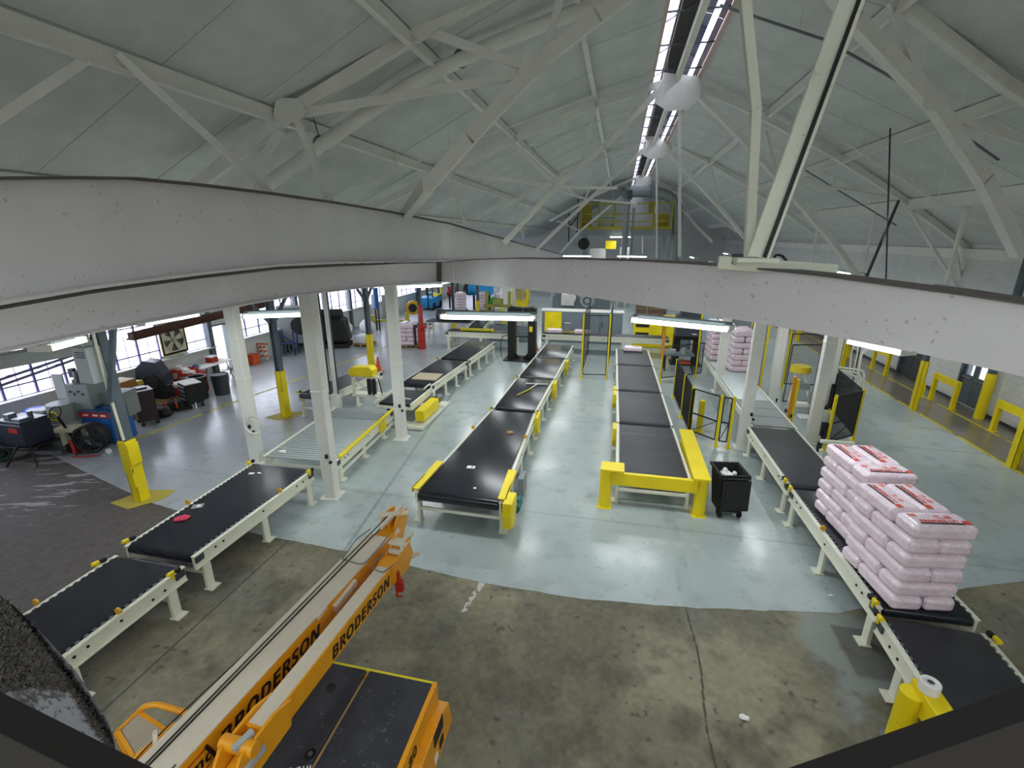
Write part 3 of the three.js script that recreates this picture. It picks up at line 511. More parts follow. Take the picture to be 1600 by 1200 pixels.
// ---------------------------------------------------------------- columns and pillars
function column(px, py, top, s, label, extra = {}) {
  const b = P(px, py), t = thing('steel_column', label, 'column', b);
  obj('shaft', bx(s, top - 0.02, s, 0, top / 2 + 0.01, 0, 0, extra.turn ?? 0.1), M.white, t);
  obj('base_plate', bx(s + 0.16, 0.025, s + 0.16, 0, 0.0135, 0, 0, extra.turn ?? 0.1), M.white, t);
  if (extra.strap) obj('strap', bx(s + 0.02, 0.05, s + 0.02, 0, extra.strap, 0, 0, extra.turn ?? 0.1), M.cream, t);
  if (extra.coil || px < 640 || px === 1158) obj('eye_sensor', [bx(0.06, 0.1, 0.05, s * 0.3, 1.1, s / 2 + 0.03), cyl(0.035, 0.035, 0.05, 10, s * 0.55, 0.95, s / 2, Math.PI / 2)], M.black, t);
  if (extra.coil) obj('cable_coil', [0, 1, 2].map(i => tor(0.22 + i * 0.012, 0.01, s / 2 + 0.1, 1.15 + i * 0.01, s / 2 + 0.03 + i * 0.012, 0, 0.2)), M.white, t);
}
column(403, 722, 5.1, 0.26, 'white square column behind the dark near-left belt, a cable coil on its side', { strap: 2.35, coil: true });
column(520, 775, 5.1, 0.27, 'nearest white square column, at the front corner of the roller conveyor', { strap: 2.6 });
column(628, 685, 5.1, 0.27, 'white square column beside the long yellow motor guard', { strap: 2.3 });
column(1158, 700, 4.75, 0.28, 'white square column at the gate beside the right-hand belt', { strap: 3.1, turn: -0.1 });
column(1266, 690, 4.75, 0.28, 'white square column right of the right-hand conveyor, before the black panels', { strap: 3.0, turn: -0.1 });
column(1121, 612, 4.6, 0.3, 'white square column left of the pink stack inside the cage', { turn: -0.1 });
column(1205, 625, 4.6, 0.3, 'pale square column farther back beyond the gate, left of the black robot hose', { strap: 3.6, turn: -0.1 });
{
  const t = thing('lift_mast', 'tall cream double mast with guide rails standing on the roller conveyor', 'mast', P(517, 652));
  obj('mast_tube', [bx(0.26, 4.8, 0.26, -0.16, 2.41, 0), bx(0.12, 4.6, 0.14, 0.32, 2.5, 0.02)], M.white, t); obj('guide_rail', [bx(0.03, 4.6, 0.05, 0.15, 2.5, 0.1), bx(0.03, 4.6, 0.05, 0.44, 2.5, 0.08)], M.darkGrey, t); obj('foot_block', bx(0.3, 0.5, 0.22, 0.32, 0.62, 0.08), M.white, t); obj('energy_chain', tube([[0.0, 1.6, 0.2], [0.1, 1.0, 0.26], [-0.2, 0.7, 0.28], [-0.4, 0.8, 0.26]], 0.05), M.black, t);
}
function pillar(pos, label, o = {}) {
  const t = thing('building_pillar', label, 'pillar', pos), H = o.top ?? (pos[0] > 0 ? 3.6 : 5.3), up = o.guardMat ?? M.yellow;
  const w = pos[0] > 0 ? 0.11 : 0.16, d = pos[0] > 0 ? 0.13 : 0.18;
  obj('steel_shaft', [bx(0.025, H, d, -w / 2, H / 2, 0, 0, 0, 0, 0), bx(0.025, H, d, w / 2, H / 2, 0, 0, 0, 0, 0), bx(w, H, 0.02, 0, H / 2, 0.02, 0, 0, 0, 0)], M.pillar, t);
  const ry = roofY(t.position.x) - H; if (ry > 0.1) obj('upper_post', bx(0.1, ry, 0.1, 0, H + ry / 2, 0), M.roofSteel, t);
  const gh = o.guard ?? 1.55;
  obj('impact_guard', o.round ? cyl(0.2, 0.2, gh, 20, 0, gh / 2 + 0.002, 0) : [bx(w + 0.05, gh, 0.02, 0, gh / 2, d / 2 + 0.015), bx(0.02, gh, d + 0.05, w / 2 + 0.02, gh / 2, 0), bx(0.02, gh, d + 0.05, -w / 2 - 0.02, gh / 2, 0), bx(0.06, gh * 0.3, 0.04, 0.1, gh * 0.42, d / 2 + 0.05)], up, t);
  if (o.brace !== 0) obj('knee_brace', [bar([0, 3.2, -0.1], [0, 4.3, -1.2], 0.09, 0.09), bar([0, 3.2, 0.1], [0, 4.3, 1.2], 0.09, 0.09)], o.braceMat ?? M.pillar, t);
  return t;
}
{
  const p1 = pillar([-10.43, 0, -7.61], 'nearest grey steel pillar with a yellow guard and a pale electrical box high up', { guard: 1.5, brace: 0 });
  obj('guard_box', [bx(0.22, 0.75, 0.05, 0.02, 1.12, 0.13), bx(0.05, 0.5, 0.26, 0.14, 1.18, 0.02)], M.yellow, p1);
  obj('electrical_box', [bx(0.36, 0.75, 0.3, -0.02, 3.3, 0.3), bx(0.3, 0.3, 0.2, -0.2, 3.8, 0.25)], M.paleGrey, p1);
  obj('vent_louvre', [0, 1, 2].map(i => bx(0.22, 0.02, 0.02, 0.0, 3.58 - i * 0.05, 0.455)), M.darkGrey, p1);
  obj('knee_brace', [bar([0.25, 2.5, 0.3], [0.75, 4.6, 0.1], 0.1, 0.1), bar([-0.1, 2.9, 0.0], [-0.9, 3.9, 0.1], 0.07, 0.1)], M.pillar, p1);
  obj('conduit', tube([[0.22, 4.4, 0.25], [0.24, 3.2, 0.28], [0.22, 1.6, 0.22]], 0.03), M.cream, p1);
  pillar([-10.65, 0, -12.98], 'grey pillar with yellow foot behind the two nearest white columns', { guard: 1.6 });
  pillar([-10.55, 0, -18.72], 'grey pillar with yellow foot and an orange cone beside it', { guard: 1.7 });
  const p4 = pillar([-10.1, 0, -23.4], 'dark pillar with a round red foot left of the far conveyors', { guard: 1.25, round: true, guardMat: M.red });
  obj('standpipe', [cyl(0.1, 0.1, 1.2, 10, 0.12, 1.8, 0.22), bx(0.3, 0.14, 0.1, 0.26, 1.25, 0.2), tor(0.23, 0.02, 0, 0.98, 0, Math.PI / 2)], M.red, p4);
  pillar([-10.2, 0, -29], 'dark grey pillar behind the bright lamp, left of the blue drum machine', { guard: 1.2 });
  pillar([-10.2, 0, -34.5], 'dark grey pillar right of the blue drum machine', { guard: 1.2, brace: 0 });
  pillar([10.42, 0, -13.8], 'yellow and grey pillar at the right edge of the view', { guard: 1.75, brace: 0 });
  pillar([10.42, 0, -18.3], 'yellow and grey pillar at the walkway line in front of the guard rail', { guard: 1.75, brace: 0 });
  pillar([10.42, 0, -24.0], 'yellow-footed pillar seen behind the white conduits', { guard: 1.75, brace: 0 });
  pillar([10.42, 0, -30], 'far yellow-footed pillar high up right of the white columns', { guard: 1.75, brace: 0 });
  // window-aisle services
  const pl = thing('service_pipes', 'long white pipes and a duct running above the left windows', 'pipes', [-13.4, 4, -20]);
  const a = (px, py) => PX(px, py, -12.6).sub(pl.position);
  obj('duct', bar(a(-20, 568), a(160, 536), 0.4, 0.28), M.paleGrey, pl);
  obj('pipe', [[[-20, 548], [300, 486], [380, 474]], [[-20, 541], [180, 504], [300, 482]]].map(r => tube(r.map(p => a(...p)), 0.07, 24, 8)), M.white, pl);
  obj('thin_pipe', [[[-20, 610], [150, 550]], [[-20, 600], [160, 540]]].map(r => bar(a(...r[0]), a(...r[1]), 0.05, 0.05)), M.purpleFrame, pl);
  obj('cable_loop', tube([a(128, 520), a(132, 556), a(138, 558), a(142, 520)], 0.02), M.dark, pl);
  const bb = thing('brown_beam', 'rust-brown beam over the left windows beyond the pillar', 'beam', [-14.2, 4, -16]);
  const c2 = (px, py) => PX(px, py, -12.9).sub(bb.position);
  obj('beam_web', bar(c2(204, 526), c2(420, 472), 0.2, 0.2), M.brownSteel, bb);
  obj('beam_flange', bar(c2(204, 531), c2(420, 477), 0.3, 0.03), M.brownSteel, bb);
}

// ---------------------------------------------------------------- conveyors
// near end centre a, far end centre b (x, z), belt widths there, belt height
function conveyor(label, a, b, w0, w1, H, o = {}) {
  const dx = b[0] - a[0], dz = b[1] - a[1], len = Math.hypot(dx, dz), turn = Math.atan2(-dx, -dz);
  const t = thing(o.name ?? 'belt_conveyor', label, 'conveyor', [a[0], 0, a[1]], turn, o.group);
  const W = s => w0 + (w1 - w0) * s / len, r = o.r ?? 0.085, prof = [];
  for (let i = 0; i <= 8; i++) { const f = Math.PI / 2 + Math.PI * i / 8; prof.push([r + r * Math.cos(f), H - r + r * Math.sin(f)]); }
  for (let i = 0; i <= 8; i++) { const f = -Math.PI / 2 + Math.PI * i / 8; prof.push([len - r + r * Math.cos(f), H - r + r * Math.sin(f)]); }
  const side = k => (s, y) => [k * W(s) / 2, y, -s];
  if (!o.rollers) { const bt = obj('belt', toCreasedNormals(sweep(prof, side(-1), side(1)), 0.6), o.beltMat ?? M.belt, t); if (o.lace) obj('belt_lacing', bx(W(o.lace) - 0.02, 0.004, 0.02, 0, H + 0.001, -o.lace), M.steel, bt); }
  else {
    const rg = boxUV(cyl(0.032, 0.032, w0 - 0.04, 12, 0, 0, 0, 0, 0, Math.PI / 2));
    for (let s = 0.06; s < len - 0.03; s += 0.115) { const m = obj('roller', rg, M.zinc, t); m.position.set(0, H - 0.034, -s); }
  }
  for (const k of [-1, 1]) {
    const q = (s, y, off) => [k * (W(s) / 2 + off), y, -s];
    obj('side_rail', [bar(q(0.02, H - 0.15, 0.05), q(len - 0.02, H - 0.15, 0.05), 0.035, 0.24), bar(q(0.02, H - 0.025, 0.055), q(len - 0.02, H - 0.025, 0.055), 0.075, 0.02), bar(q(0.02, H - 0.265, 0.055), q(len - 0.02, H - 0.265, 0.055), 0.07, 0.02)], M.cream, t);
    if (o.teeth !== 0 && !o.rollers) { const g = []; for (let s = 0.12; s < len - 0.1; s += 0.11) g.push(bx(0.022, 0.02, 0.05, ...q(s, H - 0.004, 0.014))); obj('guide_tooth', g, M.steel, t).userData.kind = 'stuff'; }
    obj('bearing', [0.12, len - 0.12].map(s => bx(0.03, 0.12, 0.16, ...q(s, H - 0.1, 0.075))), M.darkGrey, t);
    const bolts = []; for (const s of [0.45, 0.62, len * 0.5, len - 0.6, len - 0.4]) bolts.push(cyl(0.02, 0.02, 0.02, 8, ...q(s, H - 0.12 - 0.05 * ((s * 10) & 1), 0.07), 0, 0, Math.PI / 2)); obj('bolt', bolts, M.dark, t);
  }
  for (const f of o.legs ?? [0.1, 0.5, 0.9]) {
    const s = f * len;
    for (const k of [-1, 1]) { const x = k * (W(s) / 2 + 0.05); obj('leg', [bx(0.06, H - 0.28, 0.15, x, (H - 0.28) / 2 + 0.012, -s), bx(0.17, 0.02, 0.2, x + k * 0.04, 0.012, -s)], M.cream, t); }
    obj('leg_brace', bar([-W(s) / 2 - 0.05, 0.3, -s], [W(s) / 2 + 0.05, 0.3, -s], 0.05, 0.07), M.cream, t);
  }
  for (const [f, k, c] of o.eyes ?? []) { const s = f * len, x = k * (W(s) / 2 + 0.1); obj('photo_eye', [bx(0.05, 0.06, 0.07, x, H + 0.04, -s), cyl(0.032, 0.032, 0.05, 10, x, H + 0.05, -s + 0.05, Math.PI / 2), bx(0.02, 0.1, 0.04, x + k * 0.01, H - 0.02, -s)], c ?? M.yellow, t); if (!c) obj('sensor_block', bx(0.06, 0.07, 0.08, x, H + 0.02, -s - 0.1), M.black, t); }
  for (const [f, k] of o.knobs ?? []) { const s = f * len; obj('reflector_disc', cyl(0.05, 0.05, 0.03, 14, k * (W(s) / 2 + 0.07), H + 0.05, -s, Math.PI / 2, 0, 0), mat(0xd8a424, 0.4), t); }
  for (const [f, k, l, h] of o.guards ?? []) { const s = f * len; obj('chain_guard', put(ext([[-l / 2, 0], [l / 2, 0], [l / 2, -h * 0.55], [l * 0.22, -h], [-l * 0.25, -h], [-l / 2, -h * 0.6]], 0.12, 0.01), k * (W(s) / 2 + 0.13) - 0.06, H - 0.06, -s, 0, Math.PI / 2), M.yellow, t); }
  t.userData.len = undefined; delete t.userData.len;
  return t;
}
const c1b = conveyor('nearest left black belt, its near end hidden by the dusty beam end', [-7.18, -3.0], [-7.2, -5.14], 1.16, 1.2, 0.75, { legs: [0.18, 0.86], eyes: [[0.88, 1], [0.86, -1]], knobs: [[0.45, -1], [0.5, 1]] });
conveyor('black belt at the left with a crumpled red rag on it', [-7.24, -5.3], [-7.26, -8.5], 1.24, 1.42, 0.77, { legs: [0.07, 0.5, 0.93], eyes: [[0.94, 1], [0.97, -1], [0.03, -1]], knobs: [[0.42, -1], [0.66, 1]] });
const c2 = conveyor('long black belt in the middle with yellow end guards, nearest of its line', [-2.91, -8.05], [-2.85, -13.2], 1.7, 1.22, 0.75, { legs: [0.03, 0.26, 0.5, 0.75, 0.95], r: 0.12, knobs: [[0.68, -1], [0.62, 1]], eyes: [[0.98, -1], [0.985, 1]], guards: [[0.985, 1, 0.5, 0.55]] });
obj('end_guard', [bar([-0.93, 0.8, -0.05], [-0.88, 0.8, -1.35], 0.17, 0.02), bar([-1.0, 0.76, -0.05], [-0.95, 0.76, -1.35], 0.02, 0.1)], M.yellow, c2);
obj('end_guard', [bar([0.93, 0.8, -0.05], [0.85, 0.8, -1.3], 0.17, 0.02), bar([1.0, 0.76, -0.05], [0.94, 0.76, -1.3], 0.02, 0.1)], M.yellow, c2);
obj('motor_guard', put(ext([[-0.22, 0.05], [0.22, 0.05], [0.24, -0.25], [0.05, -0.55], [-0.2, -0.5], [-0.26, -0.2]], 0.16, 0.015), 0.99, 0.74, -0.12, 0, Math.PI / 2), M.yellow, c2);
obj('gear_motor', [cyl(0.11, 0.11, 0.3, 14, 1.12, 0.42, -0.5, Math.PI / 2), cyl(0.05, 0.05, 0.2, 12, 1.12, 0.42, -0.74, Math.PI / 2), bx(0.1, 0.1, 0.12, 1.14, 0.55, -0.5)], M.teal, c2);
obj('control_panel', bx(0.14, 0.45, 0.4, 1.02, 0.32, -1.6), M.midGrey, c2);
conveyor('second black belt of the middle line, a squeegee lying on it', [-2.85, -13.35], [-2.78, -16.7], 1.22, 1.24, 0.75, { legs: [0.05, 0.35, 0.65, 0.95], guards: [[0.97, 1, 0.5, 0.6]], eyes: [[0.97, -1]] });
conveyor('third belt of the middle line, beside the black wrapping frame', [-2.77, -16.85], [-2.68, -19.9], 1.24, 1.24, 0.75, { legs: [0.05, 0.5, 0.95], guards: [[0.97, 1, 0.4, 0.55]] });
conveyor('farthest belt of the middle line, ending under the cross conveyor', [-2.67, -20.05], [-2.6, -22.7], 1.24, 1.22, 0.75, { legs: [0.05, 0.5, 0.95] });
conveyor('grey belt behind the yellow barrier, nearest of its line', [1.04, -9.85], [1.0, -12.85], 1.44, 1.36, 0.75, { beltMat: M.beltGrey, legs: [0.02, 0.5, 0.95], lace: 2.3, guards: [[0.97, -1, 0.45, 0.55]] });
conveyor('second grey belt of the line behind the yellow barrier', [1.0, -13.0], [0.95, -15.9], 1.36, 1.34, 0.75, { beltMat: M.beltGrey, legs: [0.05, 0.5, 0.95], guards: [[0.97, -1, 0.45, 0.5]] });
conveyor('third grey belt of the line behind the yellow barrier', [0.95, -16.05], [0.9, -19.4], 1.34, 1.32, 0.75, { beltMat: M.beltGrey, legs: [0.05, 0.5, 0.95], guards: [[0.1, -1, 0.4, 0.5]] });
conveyor('farthest grey belt with one pink bag lying at its end', [0.9, -19.55], [0.85, -22.4], 1.32, 1.3, 0.75, { beltMat: M.beltGrey, legs: [0.05, 0.5, 0.95] });
conveyor('right-hand grey belt between the gate and the pink stacks', [4.44, -10.05], [4.42, -13.4], 1.06, 1.1, 0.75, { beltMat: M.beltGrey, legs: [0.05, 0.5, 0.9], eyes: [[0.05, -1]] });
conveyor('right-hand belt that carries the two tall pink stacks', [4.56, -6.5], [4.44, -9.95], 1.1, 1.08, 0.75, { legs: [0.04, 0.5, 0.93], eyes: [[0.03, -1], [0.985, -1]], knobs: [[0.55, -1]] });
conveyor('nearest right-hand belt, empty, beside the yellow bollard', [4.4, -3.2], [4.5, -6.36], 1.04, 1.1, 0.72, { legs: [0.25, 0.78], eyes: [[0.97, -1], [0.95, 1]], knobs: [[0.55, -1], [0.5, 1]], beltMat: M.beltGrey });
conveyor('left black belt with a flat board on its near end', [-6.85, -15.1], [-6.72, -18.7], 1.1, 1.2, 0.75, { legs: [0.05, 0.35, 0.65, 0.95], eyes: [[0.97, -1]] });
conveyor('left black belt reaching under the far cross conveyor', [-6.7, -18.85], [-6.58, -22.7], 1.2, 1.3, 0.75, { legs: [0.05, 0.35, 0.65, 0.95] });
conveyor('short belt conveyor behind the lift mast, yellow rail on its edge', [-9.55, -12.9], [-9.2, -16.2], 0.95, 0.95, 0.85, { legs: [0.06, 0.5, 0.9], eyes: [[0.02, -1]], guards: [] });
conveyor('far cross conveyor at the left with a yellow bar along it', [-4.9, -24.2], [-8.9, -24.2], 0.8, 0.8, 0.95, { legs: [0.05, 0.5, 0.95], beltMat: M.beltGrey });
conveyor('far cross conveyor behind the cage with two pink bags on it', [2.7, -24.6], [-3.7, -24.6], 0.8, 0.8, 0.95, { legs: [0.04, 0.35, 0.65, 0.96], beltMat: M.beltGrey });
conveyor('far narrow belt running back from the left cross conveyor', [-7.6, -25.2], [-8.2, -30.5], 0.8, 0.8, 0.95, { legs: [0.05, 0.5, 0.95] });
{
  const t = conveyor('zinc roller conveyor with a yellow edge, between the white columns', [-7.35, -9.15], [-7.6, -12.75], 1.78, 1.78, 0.62, { name: 'roller_conveyor', rollers: true, legs: [0.06, 0.42, 0.78] });
  obj('edge_guard', [bx(0.09, 0.05, 3.4, 0.99, 0.65, -1.85), ...[...Array(16)].map((_, i) => bx(0.05, 0.04, 0.06, 0.93, 0.65, -0.3 - i * 0.2))], M.yellow, t);
  obj('gear_motor', [cyl(0.12, 0.12, 0.34, 14, 0.72, 0.26, -1.75, Math.PI / 2), cyl(0.06, 0.06, 0.16, 12, 0.72, 0.3, -2.05, 0, 0, Math.PI / 2), bx(0.16, 0.16, 0.16, 0.72, 0.42, -1.75)], M.teal, t);
  obj('chain_box', bx(0.05, 0.28, 0.45, 0.98, 0.4, -2.75), M.yellow, t); obj('lower_beam', bx(0.06, 0.08, 3.3, 0.96, 0.2, -1.8), M.cream, t);
  obj('deck_plate', bx(1.7, 0.012, 0.5, 0, 0.628, -2.95), M.midGrey, t);
  const hd = thing('stacker_head', 'yellow motor cover on a cream frame at the far end of the rollers', 'machine', P(572, 646)), q = [0, 0.0, 0];
  obj('frame', [bx(0.1, 0.75, 0.1, -0.35, 0.98, 0), bx(1.0, 0.07, 0.1, 0.1, 1.33, 0), bar([-0.3, 1.2, 0.02], [0.4, 0.67, 0.02], 0.05, 0.05), bx(1.0, 0.06, 0.5, 0.1, 0.66, -0.1)], M.cream, hd);
  obj('motor_cover', put(ext([[-0.4, 0], [0.4, 0], [0.42, 0.2], [0.3, 0.3], [-0.32, 0.26], [-0.42, 0.16]], 0.34, 0.02), 0.02, 1.38, -0.2), M.yellow, hd);
  obj('gripper_arm', [bx(0.12, 0.55, 0.1, 0.25, 1.0, 0.05), bx(0.12, 0.55, 0.1, 0.42, 1.0, 0.05), bar([0.6, 1.3, 0.05], [0.75, 0.65, 0.1], 0.03, 0.03)], M.dark, hd);
  const lf = thing('lift_table', 'low lift table with a black belt and a long yellow motor guard', 'lift table', [-6.75, 0, -13.9]);
  obj('platform', bx(1.25, 0.1, 1.5, 0, 0.55, 0), M.cream, lf); obj('belt', bx(1.1, 0.08, 1.46, 0, 0.64, 0, 0, 0, 0, 0.03), M.belt, lf);
  obj('side_rail', [bx(0.06, 0.2, 1.7, 0.62, 0.66, 0), bx(0.05, 0.1, 1.7, -0.62, 0.7, 0)], M.cream, lf); obj('hoop', [tube([[-0.62, 0.7, 0.7], [-0.62, 0.95, 0.75], [-0.3, 0.95, 0.75]], 0.025), tube([[0.62, 0.72, -0.85], [0.62, 0.92, -0.8], [0.62, 0.92, -0.2]], 0.025), tube([[0.2, 0.7, 0.72], [0.25, 0.9, 0.78], [0.6, 0.9, 0.78]], 0.02)], M.white, lf);
  obj('motor_guard', bx(0.3, 0.34, 1.35, 0.88, 0.36, 0.15), M.yellow, lf); obj('gear_motor', cyl(0.15, 0.15, 0.3, 14, 0.88, 0.4, -0.78, Math.PI / 2), M.steel, lf);
  obj('base_frame', [bx(0.5, 0.1, 2.5, 0.85, 0.07, -0.1), bx(1.2, 0.1, 0.3, 0, 0.07, 0.9), bx(1.2, 0.1, 0.3, 0, 0.07, -0.9)], M.cream, lf); obj('scissor_leg', [bar([-0.5, 0.1, 0.7], [-0.5, 0.5, -0.6], 0.08, 0.06), bar([-0.5, 0.1, -0.6], [-0.5, 0.5, 0.7], 0.05, 0.06)], M.darkGrey, lf);
  // right-hand plate conveyor
  const pt = thing('plate_conveyor', 'grey plate conveyor leading from the gate back to the pink stacks', 'conveyor', [4.5, 0, -15]);
  [[-13.5, -14.25], [-14.27, -15.0], [-15.02, -15.75]].forEach(([a, b]) => obj('deck_plate', bx(1.06, 0.03, a - b - 0.01, 0, 0.74, (a + b) / 2 + 15), M.midGrey, pt));
  const rg = boxUV(cyl(0.035, 0.035, 1.02, 10, 0, 0, 0, 0, 0, Math.PI / 2)); for (let z = -15.9; z > -21.5; z -= 0.14) { const m = obj('roller', rg, M.zinc, pt); m.position.set(0, 0.72, z + 15); }
  for (const x of [-0.57, 0.57]) obj('side_rail', bx(0.05, 0.2, 8.1, x, 0.65, -2.5), M.cream, pt);
  for (const z of [1.2, -1.2, -3.6, -6]) for (const s of [-1, 1]) obj('leg', bx(0.08, 0.56, 0.1, s * 0.56, 0.285, z), M.cream, pt);
  obj('photo_eye', [[0.64, 0.86, -0.6], [0.64, 0.84, 0.3], [0.64, 0.84, 0.75]].map(p => bx(0.05, 0.12, 0.07, ...p)), M.black, pt);
}
// ---------------------------------------------------------------- wrapped pink bags
function bagGeo(l, h, w, s) {
  const g = new RoundedBoxGeometry(l, h, w, 6, h * 0.3), p = g.attributes.position;
  for (let i = 0; i < p.count; i++) {
    let x = p.getX(i), y = p.getY(i), z = p.getZ(i); const ex = Math.abs(x) / (l / 2), ez = Math.abs(z) / (w / 2);
    const k = 1 - 0.09 * ex ** 6 - 0.06 * ez ** 5, n = fbm(x * 7 + s * 9, z * 9 + y * 6, 500 + s, 3) - 0.5, f = fbm(x * 22 + s, (z + y) * 22, 520 + s, 2) - 0.5;
    p.setXYZ(i, x * (1 - 0.05 * (2 * y / h) ** 2) + n * 0.012, y * k + (n * 0.028 + f * 0.012) * (1 - ex ** 6), z * (1 - 0.04 * (2 * y / h) ** 2) + n * 0.014);
  }
  g.deleteAttribute('uv'); g.computeVertexNormals();
  return g;
}
const bagG = [0, 1, 2].map(s => boxUV(clean(bagGeo(0.835, 0.232, 0.41, s))));
let bagSeq = 0;
function bag(pos, turn, label, group, mats = M.pinkFilm) { const m = obj('insulation_bag', bagG[bagSeq++ % 3], mats); m.position.set(...pos); m.rotation.y = turn; tag(m, label, 'bag', group); return m; }
function print(b, flip) {          // flat print on a bag's top
  const y = 0.114, s = flip ? -1 : 1;
  obj('black_stripe', bx(0.56, 0.003, 0.032, -0.02 * s, y, 0.11 * s), M.blackPrint, b); obj('red_panel', bx(0.09, 0.003, 0.085, 0.31 * s, y, 0.08 * s), M.redPrint, b);
  const a = text('PROPINK L77', 0.058, 0.003); a.rotateX(-Math.PI / 2); if (flip) a.rotateY(Math.PI); a.translate(-0.28 * s, y, 0.085 * s); obj('lettering', a, M.redPrint, b);
  obj('print_mark', [bx(0.1, 0.003, 0.06, -0.29 * s, y, -0.08 * s), bx(0.07, 0.003, 0.03, 0.02 * s, y, -0.07 * s), bx(0.08, 0.003, 0.04, 0.16 * s, y, -0.06 * s), bx(0.2, 0.003, 0.014, 0.1 * s, y, -0.02 * s)], mat(0xd8766a, 0.5), b);
}
function stack(cx, cz, turn, layers, y0, where, grp, printed, tops) {
  const c = Math.cos(turn), s = Math.sin(turn), at = (x, z, y) => [cx + x * c + z * s, y, cz - x * s + z * c];
  const D = 0.415;
  for (let k = 0; k < layers; k++) {
    const top = k === layers - 1, fr = (layers - 1 - k) % 2 === 0, y = y0 + 0.117 + k * 0.231, j = () => rr(-0.012, 0.012);
    const cross = at(0 + j(), fr ? D : -D, y), l1 = at(-0.21 + j(), fr ? -0.21 : 0.21, y), l2 = at(0.21 + j(), fr ? -0.21 : 0.21, y);
    const lay = top ? 'top layer' : ORD[layers - 1 - k] + ' layer down', lab = top && tops ? tops : [`pink bag crosswise at the ${fr ? 'front' : 'back'}, ${lay}, ${where}`, `pink bag lengthwise at left, ${lay}, ${where}`, `pink bag lengthwise at right, ${lay}, ${where}`];
    const g = grp;
    const b = [bag(cross, turn + rr(-0.02, 0.02), lab[0], g), bag(l1, turn + Math.PI / 2 + rr(-0.02, 0.02), lab[1], g), bag(l2, turn + Math.PI / 2 + rr(-0.02, 0.02), lab[2], g)];
    if (top && printed) { print(b[0], false); print(b[1], true); print(b[2], true); }
  }
}
stack(4.38, -7.12, 0.16, 6, 0.75, 'nearer right-belt stack', 'bags in the nearer stack', true, ['printed pink bag lying crosswise on top of the nearer stack, front edge', 'printed pink bag on top of the nearer stack, left of the two behind', 'printed pink bag on top of the nearer stack, right of the two behind']);
stack(4.47, -8.62, 0.12, 6, 0.75, 'farther right-belt stack', 'bags in the farther stack', true, ['printed pink bag lying crosswise on top of the farther stack, front edge', 'silvery printed pink bag on top of the farther stack, left of the two behind', 'silvery printed pink bag on top of the farther stack, right of the two behind']);
stack(4.85, -19.8, 0.05, 7, 0.76, 'stack behind the white columns', 'bags behind the columns', false);
stack(4.4, -21.5, 0.05, 7, 0.76, 'farther stack behind white columns', 'bags in the second stack behind the columns', false);
bag([0.88, 0.86, -22.05], 0, 'single pink bag at the far end of the grey belt line');
bag([-3.1, 1.06, -24.6], 0.03, 'pink bag on the far cross conveyor in front of the yellow cabinet door');
bag([-1.65, 1.06, -24.6], -0.02, 'pink bag on the far cross conveyor just left of the cage');
for (let k = 0; k < 6; k++) bag([5.42 + 0.02 * (k % 3), 0.117 + k * 0.231, -4.05 + 0.03 * (k & 1)], 1.2 + 0.06 * (k % 3), `pink bag at the right edge of the view, ${k === 5 ? 'topmost' : ORD[5 - k] + ' below the top'} of its pile`, 'bags at the right edge');
stack(-11.1, -23.95, 0.2, 5, 0.15, 'stack by the red pillar', 'bags left of the red pillar', false);
for (const [x, z, l] of [[-12.2, -36.5, 'stack before the red tank'], [-10.6, -37.2, 'stack under the blue drum'], [-9.2, -37.4, 'stack beside the blue drum']]) stack(x, z, 0.3, 6, 0.15, l, 'bags in the ' + l, false);
function pallet(x, z, turn, label) {
  const t = thing('pallet', label, 'pallet', [x, 0.002, z], turn);
  for (let i = 0; i < 7; i++) obj('deck_board', bx(1.1, 0.018, 0.1, 0, 0.132, -0.6 + i * 0.2), M.wood, t);
  for (const s of [-1, 0, 1]) obj('stringer', bx(0.05, 0.1, 1.3, s * 0.5, 0.072, 0), M.wood, t); for (const z of [-0.6, 0, 0.6]) obj('bottom_board', bx(1.1, 0.018, 0.1, 0, 0.011, z), M.wood, t);
  return t;
}
pallet(-11.1, -23.95, 0.2, 'wooden pallet under the sagging pink stack by the red-footed pillar');
pallet(-12.2, -36.5, 0.3, 'wooden pallet under the far pink stack before the dark red tank'); pallet(-10.6, -37.2, 0.3, 'wooden pallet under the far pink stack below the blue drum'); pallet(-9.2, -37.4, 0.3, 'wooden pallet under the rightmost far pink stack');
